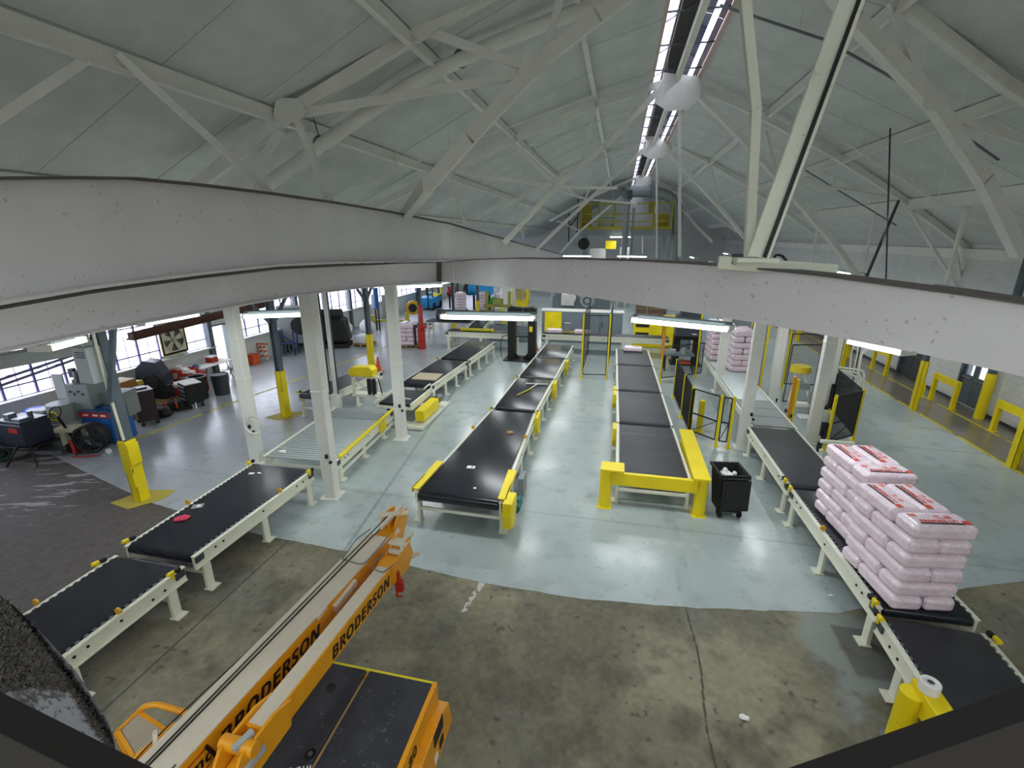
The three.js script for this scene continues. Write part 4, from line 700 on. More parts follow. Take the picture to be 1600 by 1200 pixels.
// ---------------------------------------------------------------- things on the belts
{
  const it = (name, lab, cat, geos, m, pos, turn = 0) => { const o = obj(name, geos, m); o.position.set(...pos); o.rotation.y = turn; tag(o, lab, cat); return o; };
  const crumple = (r, n) => { const g = new THREE.IcosahedronGeometry(r, 3), p = g.attributes.position; for (let i = 0; i < p.count; i++) { const x = p.getX(i), y = p.getY(i), z = p.getZ(i), k = 0.35 + 1.3 * fbm(x / r * 2.3 + n, z / r * 2.3 + y / r, 600 + n, 3); p.setXYZ(i, x * k * 1.4, (y * k * 0.34), z * k * 0.9); } g.computeVertexNormals(); return clean(g); };
  const q = P(286, 811, 0.77); it('rag', 'crumpled red rag on the left black belt', 'rag', crumple(0.1, 3), mat(0xd0405a, 0.8), [q.x, 0.79, q.z], 0.6);
  const q2 = P(309, 791, 0.77); const c = it('tag_card', 'small grey card on the left black belt beyond the red rag', 'card', bx(0.2, 0.004, 0.16, 0, 0, 0), M.midGrey, [q2.x, 0.774, q2.z], 0.5); obj('card_print', bx(0.07, 0.002, 0.08, 0.02, 0.003, 0), M.paper, c);
  const q3 = P(393, 740, 0.77); it('paper_scrap', 'white paper scraps at the far end of the left black belt', 'paper', [bx(0.12, 0.003, 0.07, 0, 0.002, 0, 0.05, 0.2), bx(0.1, 0.003, 0.05, 0.16, 0.004, -0.05, -0.04, -0.2)], M.paper, [q3.x, 0.774, q3.z]);
  const q4 = P(736, 730, 0.75); const l = it('bag_label', 'pale printed label on the long middle belt', 'label', bx(0.19, 0.003, 0.13), M.paper, [q4.x, 0.754, q4.z], 0.05); obj('label_print', bx(0.04, 0.002, 0.08, 0.03, 0.002, 0), mat(0xb08080, 0.7), l);
  const q5 = P(797, 676, 0.75); it('cardboard_scrap', 'small tan cardboard scrap near the right edge of the middle belt', 'cardboard', [bx(0.15, 0.02, 0.13, 0, 0.01, 0, 0, 0.3), bx(0.08, 0.02, 0.06, 0.02, 0.03, 0)], M.wood, [q5.x, 0.752, q5.z]);
  const q6 = P(742, 763, 0.75); it('paper_scrap', 'tiny white paper scrap near the front of the middle belt', 'paper', bx(0.06, 0.006, 0.05, 0, 0, 0, 0.1, 0.3), M.paper, [q6.x, 0.757, q6.z]);
  const q7 = P(668, 589, 0.75); it('flat_board', 'tan flat board lying on the left far belt', 'board', bx(0.95, 0.03, 0.85), M.board, [q7.x, 0.768, q7.z], 0.03);
  const q8 = P(842, 606, 0.75); const sq = thing('squeegee', 'long-handled squeegee with a yellow-gripped pole lying on the middle line', 'squeegee', [q8.x - 0.35, 0.76, q8.z]);
  obj('blade', bx(0.8, 0.03, 0.1, 0.22, 0.02, -0.35, 0, 0.1), M.paleGrey, sq); obj('pole', bar([0.25, 0.03, -0.35], [0.1, 0.03, 0.25], 0.03, 0.03), M.white, sq); obj('grip', bar([0.13, 0.03, 0.23], [-0.2, 0.03, 1.05], 0.035, 0.035), mat(0xb8a92a, 0.5), sq);
  const q9 = P(442, 707, 0.62); it('paper_scrap', 'white paper scrap on the near rollers', 'paper', crumple(0.07, 5), M.paper, [q9.x, 0.645, q9.z]);
  const q10 = P(1162, 1122); it('paper_scrap', 'white scrap on the bare floor near the bottom of the view', 'paper', crumple(0.04, 8), M.paper, [q10.x, 0.012, q10.z]);
  const q11 = P(1298, 931); it('paper_scrap', 'white speck of paper beside the right belt legs', 'paper', crumple(0.03, 9), M.paper, [q11.x, 0.012, q11.z]);
}
// ---------------------------------------------------------------- yellow barrier, bin, bollard
{
  const t = thing('barrier_frame', 'yellow steel barrier on round posts around the end of the grey belt', 'barrier', [1.0, 0, -9.62]);
  obj('post', cyl(0.135, 0.135, 0.93, 24, -0.98, 0.467, 0.0), M.yellow, t); obj('post', cyl(0.135, 0.135, 0.93, 24, 1.03, 0.467, -0.08), M.yellow, t); obj('post', cyl(0.12, 0.12, 0.93, 20, 0.96, 0.467, -2.3), M.yellow, t);
  obj('cross_beam', bx(2.0, 0.3, 0.1, 0.02, 0.7, -0.03), M.yellow, t);
  obj('top_plate', [bx(0.5, 0.04, 0.42, -0.85, 0.95, -0.06)], M.yellow, t); obj('side_guard', [bx(0.34, 0.04, 2.75, 0.99, 0.95, -1.22), bx(0.06, 0.3, 2.6, 0.9, 0.8, -1.22)], M.yellow, t);
  obj('base_plate', [bx(0.3, 0.02, 0.3, -0.98, 0.011, 0, 0, 0, 0, 0), bx(0.3, 0.02, 0.3, 1.03, 0.011, -0.08, 0, 0, 0, 0)], M.yellow, t);
  const b = thing('wheelie_bin', 'black wheelie bin with its lid hanging open, right of the yellow barrier', 'bin', [2.62, 0, -9.98], 0.16);
  const wall = (x0, z0, x1, z1, X0, Z0, X1, Z1) => { const p = [], q = (a, b, c, d) => p.push(...a, ...b, ...c, ...a, ...c, ...d); const a = [x0, 0.1, z0], bb = [x1, 0.1, z1], c = [X1, 1.0, Z1], d = [X0, 1.0, Z0]; q(a, bb, c, d); const k = 0.93; q([x1 * k, 0.13, z1 * k], [x0 * k, 0.13, z0 * k], [X0 * k, 1.0, Z0 * k], [X1 * k, 1.0, Z1 * k]); q(d, c, [X1 * k, 1.0, Z1 * k], [X0 * k, 1.0, Z0 * k]); const g = new THREE.BufferGeometry(); g.setAttribute('position', new THREE.Float32BufferAttribute(p, 3)); g.computeVertexNormals(); return g; };
  const w0 = 0.21, d0 = 0.22, w1 = 0.28, d1 = 0.31;
  obj('body', [wall(-w0, d0, w0, d0, -w1, d1, w1, d1), wall(w0, d0, w0, -d0, w1, d1, w1, -d1), wall(w0, -d0, -w0, -d0, w1, -d1, -w1, -d1), wall(-w0, -d0, -w0, d0, -w1, -d1, -w1, d1), bx(0.42, 0.04, 0.44, 0, 0.12, 0)], M.dark, b);
  obj('rim', [bx(0.62, 0.06, 0.04, 0, 1.0, d1 + 0.01), bx(0.62, 0.06, 0.04, 0, 1.0, -d1 - 0.01), bx(0.04, 0.06, 0.64, w1 + 0.01, 1.0, 0), bx(0.04, 0.06, 0.64, -w1 - 0.01, 1.0, 0), cyl(0.02, 0.02, 0.56, 10, 0, 0.98, d1 + 0.07, 0, 0, Math.PI / 2)], M.dark, b);
  obj('lid', [bx(0.56, 0.68, 0.03, 0.02, 0.6, d1 + 0.09, -0.06, 0, 0), bx(0.44, 0.5, 0.02, 0.02, 0.6, d1 + 0.11, -0.06, 0, 0)], M.dark, b);
  for (const s of [-1, 1]) obj('wheel', cyl(0.1, 0.1, 0.05, 18, s * 0.21, 0.1, 0.24, 0, 0, Math.PI / 2), M.rubber, b); obj('axle', cyl(0.015, 0.015, 0.4, 8, 0, 0.1, 0.24, 0, 0, Math.PI / 2), M.steel, b);
  const trash = []; for (let i = 0; i < 12; i++) trash.push(put(clean(new THREE.IcosahedronGeometry(rr(0.05, 0.09), 0)), rr(-0.16, 0.16), rr(0.82, 0.92), rr(-0.2, 0.2), rr(0, 3), rr(0, 3), 0)); obj('rubbish', trash, M.paper, b).userData.kind = 'stuff';
  const o = thing('bollard_guard', 'yellow bollard with a box-shaped guard at the lower right, tape roll on top', 'bollard', [3.62, 0, -5.05]);
  obj('post', cyl(0.12, 0.12, 0.78, 24, 0, 0.392, 0), M.yellow, o); obj('base_plate', cyl(0.17, 0.17, 0.02, 20, 0, 0.011, 0), M.steel, o); obj('guard_box', [bx(0.22, 0.3, 1.5, 0.15, 0.72, 0.62)], M.yellow, o); obj('post_far', cyl(0.1, 0.1, 0.7, 20, 0.05, 0.352, 1.2), M.yellow, o);
  const r = thing('tape_roll', 'pale roll of tape standing on the yellow guard box', 'tape roll', [3.74, 0.872, -5.02]);
  obj('roll', put(clean(new THREE.LatheGeometry([[0.035, 0], [0.095, 0], [0.1, 0.01], [0.1, 0.12], [0.095, 0.13], [0.035, 0.13], [0.035, 0]].map(p => new THREE.Vector2(...p)), 28))), M.paper, r); obj('core', cyl(0.034, 0.034, 0.125, 16, 0, 0.0635, 0), M.darkGrey, r);
  const sg = thing('sign_easel', 'white notice sheet on a slanting dark pole at the right edge of the view', 'sign', [6.2, 0, -6.35]);
  obj('sheet', bx(0.6, 0.75, 0.02, 0.2, 0.95, 0, -0.35, 0.5, 0.0), M.paper, sg); obj('sheet_print', [0, 1, 2, 3].map(i => bx(0.4, 0.02, 0.004, 0.2 + 0.005, 1.15 - i * 0.1, -0.06 + i * 0.036 + 0.01, -0.35, 0.5, 0)), mat(0xb9a9b4, 0.8), sg); obj('pole', bar([-0.3, 0.0, 0.35], [0.5, 1.9, 0.05], 0.035, 0.035), M.navy, sg);
  obj('foot', bx(0.5, 0.03, 0.4, -0.25, 0.016, 0.3), M.navy, sg);
}
// ---------------------------------------------------------------- the yellow deck crane
{
  const t = thing('mobile_crane', 'yellow mobile crane with a black deck and two lettered booms pointing into the hall', 'crane', [-2.6, 0, -2.6]);
  const o = t.position, w = (x, y, z) => V(x, y, z).sub(o);
  const DK = 1.3;
  const q = (px, py, y) => P(px, py, y).sub(o);
  // chassis and deck
  obj('chassis', [bx(1.5, 0.5, 3.2, 0.15, 0.72, 0.65), bx(1.55, 0.28, 2.5, 0.2, 1.1, 0.28), bx(1.1, 0.7, 2.2, -1.0, 0.75, 1.7)], M.crane, t);
  const dk = obj('deck', [bx(0.72, 0.05, 2.4, 0.6, DK - 0.02, 0.24), bx(0.8, 0.05, 2.4, -0.2, DK - 0.02, 0.24)], M.deck, t);
  obj('deck_slot', bx(0.04, 0.012, 2.3, 0.222, DK - 0.035, 0.28), M.wood, dk);
  for (const [px, py] of [[517, 1074], [485, 1178]]) { const p = q(px, py, DK + 0.006); obj('deck_hole', [put(clean(new THREE.TorusGeometry(0.047, 0.006, 6, 20)), p.x, p.y, p.z, Math.PI / 2), cyl(0.046, 0.046, 0.004, 18, p.x, p.y, p.z)], M.black, dk); }
  { const p = q(485, 1180, DK); obj('filler_cap', cyl(0.022, 0.022, 0.03, 8, p.x, p.y + 0.01, p.z), M.steel, dk); const a = text('HYD OIL', 0.05, 0.003); a.rotateX(-Math.PI / 2); a.rotateY(Math.PI + 0.35); const b = q(488, 1196, DK); a.translate(b.x, DK + 0.006, b.z); obj('lettering', a, M.paper, dk); }
  obj('side_skirt', [bx(0.05, 0.34, 2.45, 0.985, 1.14, 0.24), bx(0.04, 0.4, 0.5, 1.0, 0.82, -0.68)], M.crane, t);
  obj('worn_edge', [bx(1.45, 0.02, 0.03, 0.28, DK - 0.012, -0.97)], M.tape, t);
  { const a = text('IC-80', 0.12, 0.004); a.rotateY(Math.PI / 2); a.translate(1.011, 1.1, 0.0); obj('lettering', a, M.lettering, t); }
  obj('fender', [put(ext([[-0.55, 0], [0.5, 0], [0.42, 0.34], [0.2, 0.44], [-0.3, 0.44], [-0.5, 0.3]], 0.14, 0.01), 0.95, 0.62, -0.62, 0, Math.PI / 2)], M.crane, t); obj('fender_decal', [bx(0.008, 0.16, 0.24, 1.105, 0.98, -0.72), bx(0.008, 0.1, 0.1, 1.105, 0.76, -0.78)], M.dark, t); obj('fender_label', bx(0.008, 0.09, 0.08, 1.108, 0.74, -0.62), M.paper, t);
  for (const [x, z] of [[0.86, 0.25], [0.86, 1.9], [-1.45, 1.9]]) { const wh = obj('wheel', toCreasedNormals(put(clean(new THREE.LatheGeometry([[0.2, -0.14], [0.42, -0.15], [0.46, -0.1], [0.46, 0.1], [0.42, 0.15], [0.2, 0.14]].map(p => new THREE.Vector2(...p)), 28)), x, 0.46, z, 0, 0, Math.PI / 2), 0.6), M.rubber, t); obj('rim', cyl(0.2, 0.2, 0.2, 20, x, 0.46, z, 0, 0, Math.PI / 2), M.crane, wh); }
  // main boom
  const n = w(-3.29, 2.0, -0.2), f = w(-2.885, 2.0, -4.95), d = f.clone().sub(n).normalize(), sd = d.clone().cross(V(0, 1, 0)).normalize(), U = V(0, 1, 0);
  const B = (s, r, u) => n.clone().addScaledVector(d, s).addScaledVector(sd, r).addScaledVector(U, u); // along, right, up
  obj('boom_box', [bar(B(0, 0, -0.17), B(4.75, 0, -0.17), 0.31, 0.32), bar(B(4.5, 0, -0.18), B(5.05, 0, -0.18), 0.25, 0.27)], M.crane, t);
  obj('boom_top', [bar(B(0, 0.045, -0.005), B(4.72, 0.045, -0.005), 0.215, 0.012), bar(B(0, -0.125, 0.005), B(4.72, -0.125, 0.005), 0.085, 0.03)], M.craneTop, t, 'pale top plates');
  obj('boom_groove', bar(B(0.1, -0.07, 0.0), B(4.9, -0.07, 0.0), 0.016, 0.008, U, 0), M.dark, t);
  obj('boom_base', [bar(B(-0.3, 0, -0.4), B(0.9, 0, -0.3), 0.4, 0.5)], M.crane, t);
  obj('turntable', [cyl(0.55, 0.6, 0.4, 28, B(0.5, 0, 0).x, 1.45, B(0.5, 0, 0).z)], M.crane, t);
  // boom head: sheave plates
  const hp = [[-0.05, -0.3], [0.2, -0.3], [0.36, -0.1], [0.38, 0.06], [0.22, 0.1], [0, 0.05]];
  for (const r of [-0.1, 0.0, 0.1]) { const g = ext(hp, 0.022); g.rotateY(Math.PI / 2); const p = B(4.95, r, 0.02); g.translate(p.x, p.y, p.z); obj('head_plate', g, M.crane, t); }
  obj('sheave', [-0.05, 0.05].map(r => { const p = B(5.18, r, -0.06); return cyl(0.12, 0.12, 0.05, 20, p.x, p.y, p.z, 0, 0, Math.PI / 2); }), M.craneTop, t);
  obj('head_ear', [bar(B(5.02, -0.16, 0.1), B(5.2, 0.18, 0.1), 0.1, 0.02), bar(B(4.8, -0.02, 0.07), B(5.28, 0.03, 0.12), 0.05, 0.05)], M.craneTop, t);
  obj('hoist_rope', [bar(B(0.2, -0.07, 0.02), B(5.1, -0.05, 0.1), 0.01, 0.01)], M.dark, t);
  obj('anti_block_loop', [tube([B(4.15, -0.15, 0.03), B(4.15, 0.16, 0.03), B(4.72, 0.16, 0.05)], 0.008), tube([B(4.15, -0.15, 0.03), B(4.5, -0.18, 0.06), B(4.75, -0.14, 0.06)], 0.008)], M.steel, t);
  obj('roller_bracket', [bar(B(3.55, 0.17, -0.12), B(3.95, 0.17, -0.08), 0.05, 0.1), bar(B(3.3, 0.15, -0.02), B(3.45, 0.15, 0.0), 0.05, 0.05)], M.craneTop, t);
  obj('rope_loop', [tube([B(1.05, -0.15, 0.03), B(1.03, 0.15, 0.04), B(1.1, 0.16, 0.05), B(1.75, 0.15, 0.04)], 0.009)], M.steel, t);
  obj('side_cable', [tube([B(1.05, -0.17, -0.06), B(1.9, -0.24, -0.02), B(3.5, -0.2, -0.06)], 0.006, 16), tube([B(1.0, -0.17, -0.1), B(1.9, -0.2, -0.08)], 0.006)], M.dark, t);
  obj('cable_bracket', bar(B(1.82, -0.16, -0.02), B(1.9, -0.26, 0.02), 0.03, 0.03), M.craneTop, t);
  // lettering on the boom's right side
  const letter = (s, size, along, rr_, u, m, sl = 0.2) => { const g = text(s, size, 0.004), p = g.attributes.position; for (let i = 0; i < p.count; i++) p.setX(i, p.getX(i) + sl * p.getY(i)); const a = n.clone(); tm.makeBasis(d, U, sd); tm.setPosition(B(along, rr_, u)); g.applyMatrix4(tm); return g; };
  obj('lettering', letter('BRODERSON', 0.15, 2.06, 0.157, -0.25, M.lettering, 0.25), M.lettering, t);
  obj('emblem', [letter('mc', 0.1, 1.8, 0.157, -0.22, M.lettering)], M.lettering, t); obj('emblem_red', [letter('b', 0.12, 1.71, 0.157, -0.22, M.lettering), bar(B(1.74, 0.158, -0.09), B(1.98, 0.158, -0.085), 0.004, 0.012, U, 0)], M.redLetter, t);
  const arc = []; for (let i = 0; i < 9; i++) { const a = -0.9 + i * 0.16; arc.push(bar(B(1.85 + 0.3 * Math.sin(a), 0.158, -0.0 - 0.31 * Math.cos(a) + 0.03), B(1.85 + 0.3 * Math.sin(a + 0.16), 0.158, -0.0 - 0.31 * Math.cos(a + 0.16) + 0.03), 0.004, 0.006, U, 0)); }
  obj('angle_indicator', [...arc, bar(B(1.97, 0.165, -0.06), B(2.04, 0.165, -0.29), 0.01, 0.028, d, 0)], M.lettering, t);
  // jib stowed along the right side
  const jn = w(-2.68, 1.96, -2.35), jf = w(-2.53, 1.98, -4.68), jd = jf.clone().sub(jn).normalize(), js = jd.clone().cross(U).normalize();
  const J = (s, r, u) => jn.clone().addScaledVector(jd, s).addScaledVector(js, r).addScaledVector(U, u);
  obj('jib_box', bar(J(0, 0, -0.12), J(2.25, 0, -0.12), 0.175, 0.24), M.crane, t); obj('jib_top', bar(J(0.02, 0, 0.003), J(2.02, 0, 0.003), 0.15, 0.008), M.craneTop, t, 'pale top plate');
  { const g = text('BRODERSON', 0.135, 0.004), p = g.attributes.position; for (let i = 0; i < p.count; i++) p.setX(i, p.getX(i) + 0.2 * p.getY(i)); tm.makeBasis(jd, U, js); tm.setPosition(J(0.86, 0.0885, -0.2)); g.applyMatrix4(tm); obj('lettering', g, M.lettering, t); }
  for (const r of [-0.1, 0.085]) { const g = ext([[-0.1, -0.26], [0.28, -0.3], [0.42, -0.16], [0.36, 0.0], [0.42, 0.1], [0.3, 0.12], [0.2, 0.02], [-0.1, 0.0]], 0.018); tm.makeBasis(jd, U, js); tm.setPosition(J(2.15, r, 0.005)); g.applyMatrix4(tm); obj('jib_jaw', g, M.crane, t); }
  obj('jib_tip', [bar(J(2.42, -0.12, 0.08), J(2.42, 0.12, 0.08), 0.14, 0.02), bar(J(2.3, -0.08, 0.02), J(2.3, 0.08, 0.02), 0.05, 0.05), ...[-0.1, 0.1].map(r => bar(J(2.5, r, 0.1), J(2.6, r, 0.12), 0.025, 0.06)), bar(J(2.5, 0.03, -0.24), J(2.62, 0.16, -0.2), 0.06, 0.025)], M.craneTop, t);
  obj('jib_cable', tube([J(2.2, -0.1, 0.03), J(1.95, -0.12, 0.05), J(1.92, 0.05, 0.02), J(2.15, 0.1, 0.0)], 0.008, 20), M.steel, t);
  const pv = [[-0.3, -0.16], [-0.22, -0.28], [0.25, -0.26], [0.3, -0.02], [0.12, 0.04], [-0.24, 0.03], [-0.31, -0.06]];
  for (const r of [-0.11, 0.09]) { const g = ext(pv, 0.02, 0.004); tm.makeBasis(jd, U, js); tm.setPosition(J(0, r, 0)); g.applyMatrix4(tm); obj('pivot_plate', g, M.crane, t); }
  obj('jib_pivot', [bar(J(-0.3, 0.0, -0.24), J(0.1, 0.0, -0.18), 0.15, 0.16), cyl(0.06, 0.06, 0.3, 14, J(-0.15, 0, 0).x, J(-0.15, 0, 0).y, J(-0.15, 0, 0).z, 0, 0, Math.PI / 2)], M.crane, t);
  obj('pivot_pin', [bar(J(-0.22, 0.02, 0.05), J(-0.06, 0.06, 0.06), 0.05, 0.05), bar(J(-0.25, 0.13, -0.1), J(-0.05, 0.13, -0.1), 0.03, 0.05)], M.paleGrey, t);
  const hook = obj('hook_block', [bx(0.1, 0.16, 0.07, ...J(2.15, 0.12, -0.34).toArray()), bar(J(2.15, 0.12, -0.26), J(2.15, 0.1, -0.14), 0.04, 0.04)], M.red, t, 'red hook block'); obj('hook', tor(0.045, 0.016, ...J(2.15, 0.12, -0.46).toArray(), 0, 0.8, 0.5, 16, 4.6), M.red, hook);
  // operator's guard of expanded metal with a tube rail
  const g0 = q(184, 1143, 1.72), g1 = q(216, 1113, 1.72), g2 = q(262, 1143, 1.72), g3 = q(209, 1185, 1.72), wires = [];
  const lerp = (a, b, f) => a.clone().lerp(b, f), N = 16;
  for (let i = 0; i <= N; i++) { const f = i / N; wires.push(bar(lerp(g0, g1, f), lerp(g3, g2, f), 0.008, 0.006, U, 0)); wires.push(bar(lerp(g0, g3, f), lerp(g1, g2, f), 0.008, 0.006, U, 0)); }
  obj('guard_mesh', wires, M.craneTop, t);
  obj('guard_frame', [bar(g0, g1, 0.03, 0.03), bar(g1, g2, 0.03, 0.03), bar(g2, g3, 0.03, 0.03), bar(g3, g0, 0.03, 0.03)], M.crane, t);
  obj('guard_rail', [tube([g1, q(226, 1104, 1.8), q(246, 1101, 1.8), q(285, 1112, 1.75), q(305, 1118, 1.7)], 0.025, 20, 8), tube([q(290, 1128, 1.68), q(270, 1135, 1.72), q(235, 1165, 1.74), q(195, 1200, 1.7)], 0.025, 20, 8)], M.crane, t);
  obj('guard_post', [bar(g0, g0.clone().add(V(0.1, -0.7, 0.0)), 0.05, 0.05), bar(g2, g2.clone().add(V(0.05, -0.7, 0.0)), 0.05, 0.05)], M.crane, t);
}
// ---------------------------------------------------------------- window aisle on the left
{
  const at = (px, py) => P(px, py);
  // wall fan
  const fn = thing('wall_fan', 'big round wall fan set in the row of left windows', 'fan', [XL - 0.02, 1.92, -15.06]);
  obj('housing', [bx(0.1, 1.1, 0.1, 0.02, 0, 0.53), bx(0.1, 1.1, 0.1, 0.02, 0, -0.53), bx(0.1, 0.1, 1.1, 0.02, 0.52, 0), bx(0.1, 0.1, 1.1, 0.02, -0.52, 0), (() => { const s = new THREE.Shape([[-0.55, -0.55], [0.55, -0.55], [0.55, 0.55], [-0.55, 0.55]].map(p => new THREE.Vector2(...p))), h = new THREE.Path(); h.absarc(0, 0, 0.45, 0, Math.PI * 2); s.holes.push(h); return put(clean(new THREE.ExtrudeGeometry(s, { depth: 0.02, bevelEnabled: false, curveSegments: 24 })), 0.05, 0, 0, 0, Math.PI / 2); })()], M.ivory, fn);
  obj('ring', tor(0.46, 0.03, 0.07, 0, 0, 0, Math.PI / 2, 0, 32), M.ivory, fn); obj('shroud', cyl(0.46, 0.46, 0.02, 32, -0.03, 0, 0, 0, 0, Math.PI / 2), mat(0x6a6560, 0.7), fn);
  for (let i = 0; i < 5; i++) obj('blade', put(ext([[-0.06, 0.06], [0.06, 0.06], [0.13, 0.43], [-0.1, 0.43]], 0.01), 0.04, 0, 0, 0, Math.PI / 2, i * Math.PI * 0.4), M.ivory, fn); obj('hub', cyl(0.08, 0.08, 0.1, 16, 0.06, 0, 0, 0, 0, Math.PI / 2), M.paleGrey, fn);
  obj('guard_wire', [...[0.12, 0.22, 0.32, 0.42].map(r => tor(r, 0.004, 0.1, 0, 0, 0, Math.PI / 2, 0, 28)), ...[0, 1, 2, 3].map(i => bx(0.006, 0.9, 0.006, 0.1, 0, 0, i * Math.PI / 4))], M.steel, fn);
  // generator on wheels
  const gen = thing('engine_welder', 'dark engine unit on green wheels under the leftmost windows', 'machine', at(52, 712));
  obj('body', [bx(0.95, 0.6, 0.7, 0, 0.75, 0), bx(0.9, 0.1, 0.64, 0, 1.08, 0)], M.navy, gen); obj('top_part', [bx(0.2, 0.14, 0.2, -0.2, 1.2, 0.1), cyl(0.06, 0.06, 0.2, 10, 0.2, 1.2, -0.1), bx(0.3, 0.06, 0.3, 0.2, 1.16, 0.1)], M.steel, gen); obj('front_panel', [bx(0.3, 0.12, 0.02, 0.2, 0.9, 0.36)], M.red, gen); obj('frame', [bx(1.1, 0.06, 0.8, 0, 0.4, 0), bar([0.5, 0.5, 0.3], [1.0, 0.05, 0.55], 0.04, 0.04), bar([0.2, 0.5, 0.36], [0.15, 0.02, 0.7], 0.04, 0.04), bar([-0.4, 0.4, 0.3], [-0.35, 0.02, 0.4], 0.04, 0.04)], M.dark, gen);
  for (const [x, z] of [[-0.35, 0.42], [-0.62, 0.36], [0.35, -0.4], [-0.3, -0.4]]) obj('wheel', [tor(0.17, 0.045, x, 0.217, z, 0, 0.5)], mat(0x16382a, 0.6), gen); obj('hand_panel', bx(0.16, 0.5, 0.04, -0.5, 0.65, 0.42, 0, 0, 0.15), M.paleGrey, gen);
  const tarp = obj('tarp_bundle', put(clean((() => { const g = new THREE.IcosahedronGeometry(0.3, 3), p = g.attributes.position; for (let i = 0; i < p.count; i++) { const k = 0.75 + 0.6 * fbm(p.getX(i) * 5, p.getZ(i) * 5 + p.getY(i) * 4, 700, 3); p.setXYZ(i, p.getX(i) * k * 1.4, p.getY(i) * k * 0.7, p.getZ(i) * k); } g.computeVertexNormals(); return g; })()), 0, 0, 0), mat(0x1240c8, 0.4)); tarp.position.set(-16.2, 0.87, -9.6); tag(tarp, 'bright blue tarp bundle between the engine unit and the pale machine', 'tarp');
  const bn = thing('storage_bin', 'dark bin that carries the bright blue tarp bundle', 'bin', [-16.2, 0, -9.6]); obj('body', bx(0.7, 0.66, 0.5, 0, 0.331, 0), M.navy, bn); obj('rim', bx(0.74, 0.05, 0.54, 0, 0.64, 0), M.dark, bn);
  // machine on pallet
  const pm = at(113, 700); pallet(pm.x - 0.5, pm.z - 0.2, 0.25, 'wooden pallet under the pale grey machine by the left windows');
  const ml = thing('control_machine', 'pale grey machine with control boxes standing on a pallet by the left windows', 'machine', [pm.x - 0.5, 0.145, pm.z - 0.35], 0.25);
  obj('base_cabinet', [bx(1.15, 0.55, 0.9, -0.05, 0.29, 0)], M.paleGrey, ml); obj('round_tank', cyl(0.33, 0.33, 0.55, 22, 0.1, 0.83, 0.1), M.midGrey, ml); obj('drive_box', [bx(0.5, 0.36, 0.4, -0.5, 0.76, 0.1), bx(0.42, 0.24, 0.02, -0.5, 0.76, 0.31)], M.paleGrey, ml); obj('tall_cabinet', bx(0.62, 1.25, 0.6, 0.6, 1.0, -0.25), M.midGrey, ml); obj('switch_button', [0, 1, 2, 3].map(i => cyl(0.03, 0.03, 0.03, 8, 0.42 + i * 0.11, 1.42 - 0.08 * (i & 1), 0.06, Math.PI / 2)), M.dark, ml); obj('upright_panel', bx(0.3, 0.75, 0.05, -0.05, 1.5, -0.2), M.paleGrey, ml); obj('motor_head', [cyl(0.15, 0.17, 0.34, 16, 0.55, 1.8, -0.25), bx(0.14, 0.26, 0.14, 0.36, 1.9, -0.25), bx(0.3, 0.1, 0.3, 0.55, 1.68, -0.25)], M.darkGrey, ml); obj('yellow_cover', [tor(0.12, 0.03, 0.12, 0.82, 0.44, 0, 0, 0), bx(0.2, 0.2, 0.14, 0.42, 0.36, 0.52)], mat(0xc8bc30, 0.5), ml); obj('side_panel', bx(0.8, 0.75, 0.5, 1.25, 0.9, -0.5), M.midGrey, ml); obj('work_bed', [bx(0.9, 0.12, 0.4, 0.75, 0.5, 0.55), bx(0.14, 0.5, 0.2, 0.45, 0.25, 0.6), bx(0.14, 0.5, 0.2, 1.05, 0.25, 0.6)], M.ivory, ml);
  // pallet truck with ramp plate
  const pj = thing('pallet_truck', 'black hand truck with a ring handle and a sloping steel plate', 'hand truck', at(96, 706), 0.2);
  obj('plate', [bx(0.8, 0.03, 0.55, -0.1, 0.16, 0.0, 0.22), bx(0.8, 0.12, 0.03, -0.1, 0.1, 0.27)], mat(0x9a9fa6, 0.25, 0.7), pj); obj('carriage', [bx(0.45, 0.16, 0.35, 0.45, 0.17, -0.1), cyl(0.09, 0.09, 0.1, 14, 0.35, 0.092, 0.05, 0, 0, Math.PI / 2), cyl(0.09, 0.09, 0.1, 14, 0.55, 0.092, 0.05, 0, 0, Math.PI / 2)], M.dark, pj); obj('handle', [bar([0.42, 0.2, -0.1], [0.18, 1.05, -0.02], 0.045, 0.045), tor(0.16, 0.018, 0.14, 1.18, -0.02, -0.5)], M.black, pj);
  // drum fan
  const df = thing('drum_fan', 'black wheeled drum fan with a red side frame, in front of the blue chest', 'fan', at(150, 708), 0.35); df.scale.setScalar(0.85);
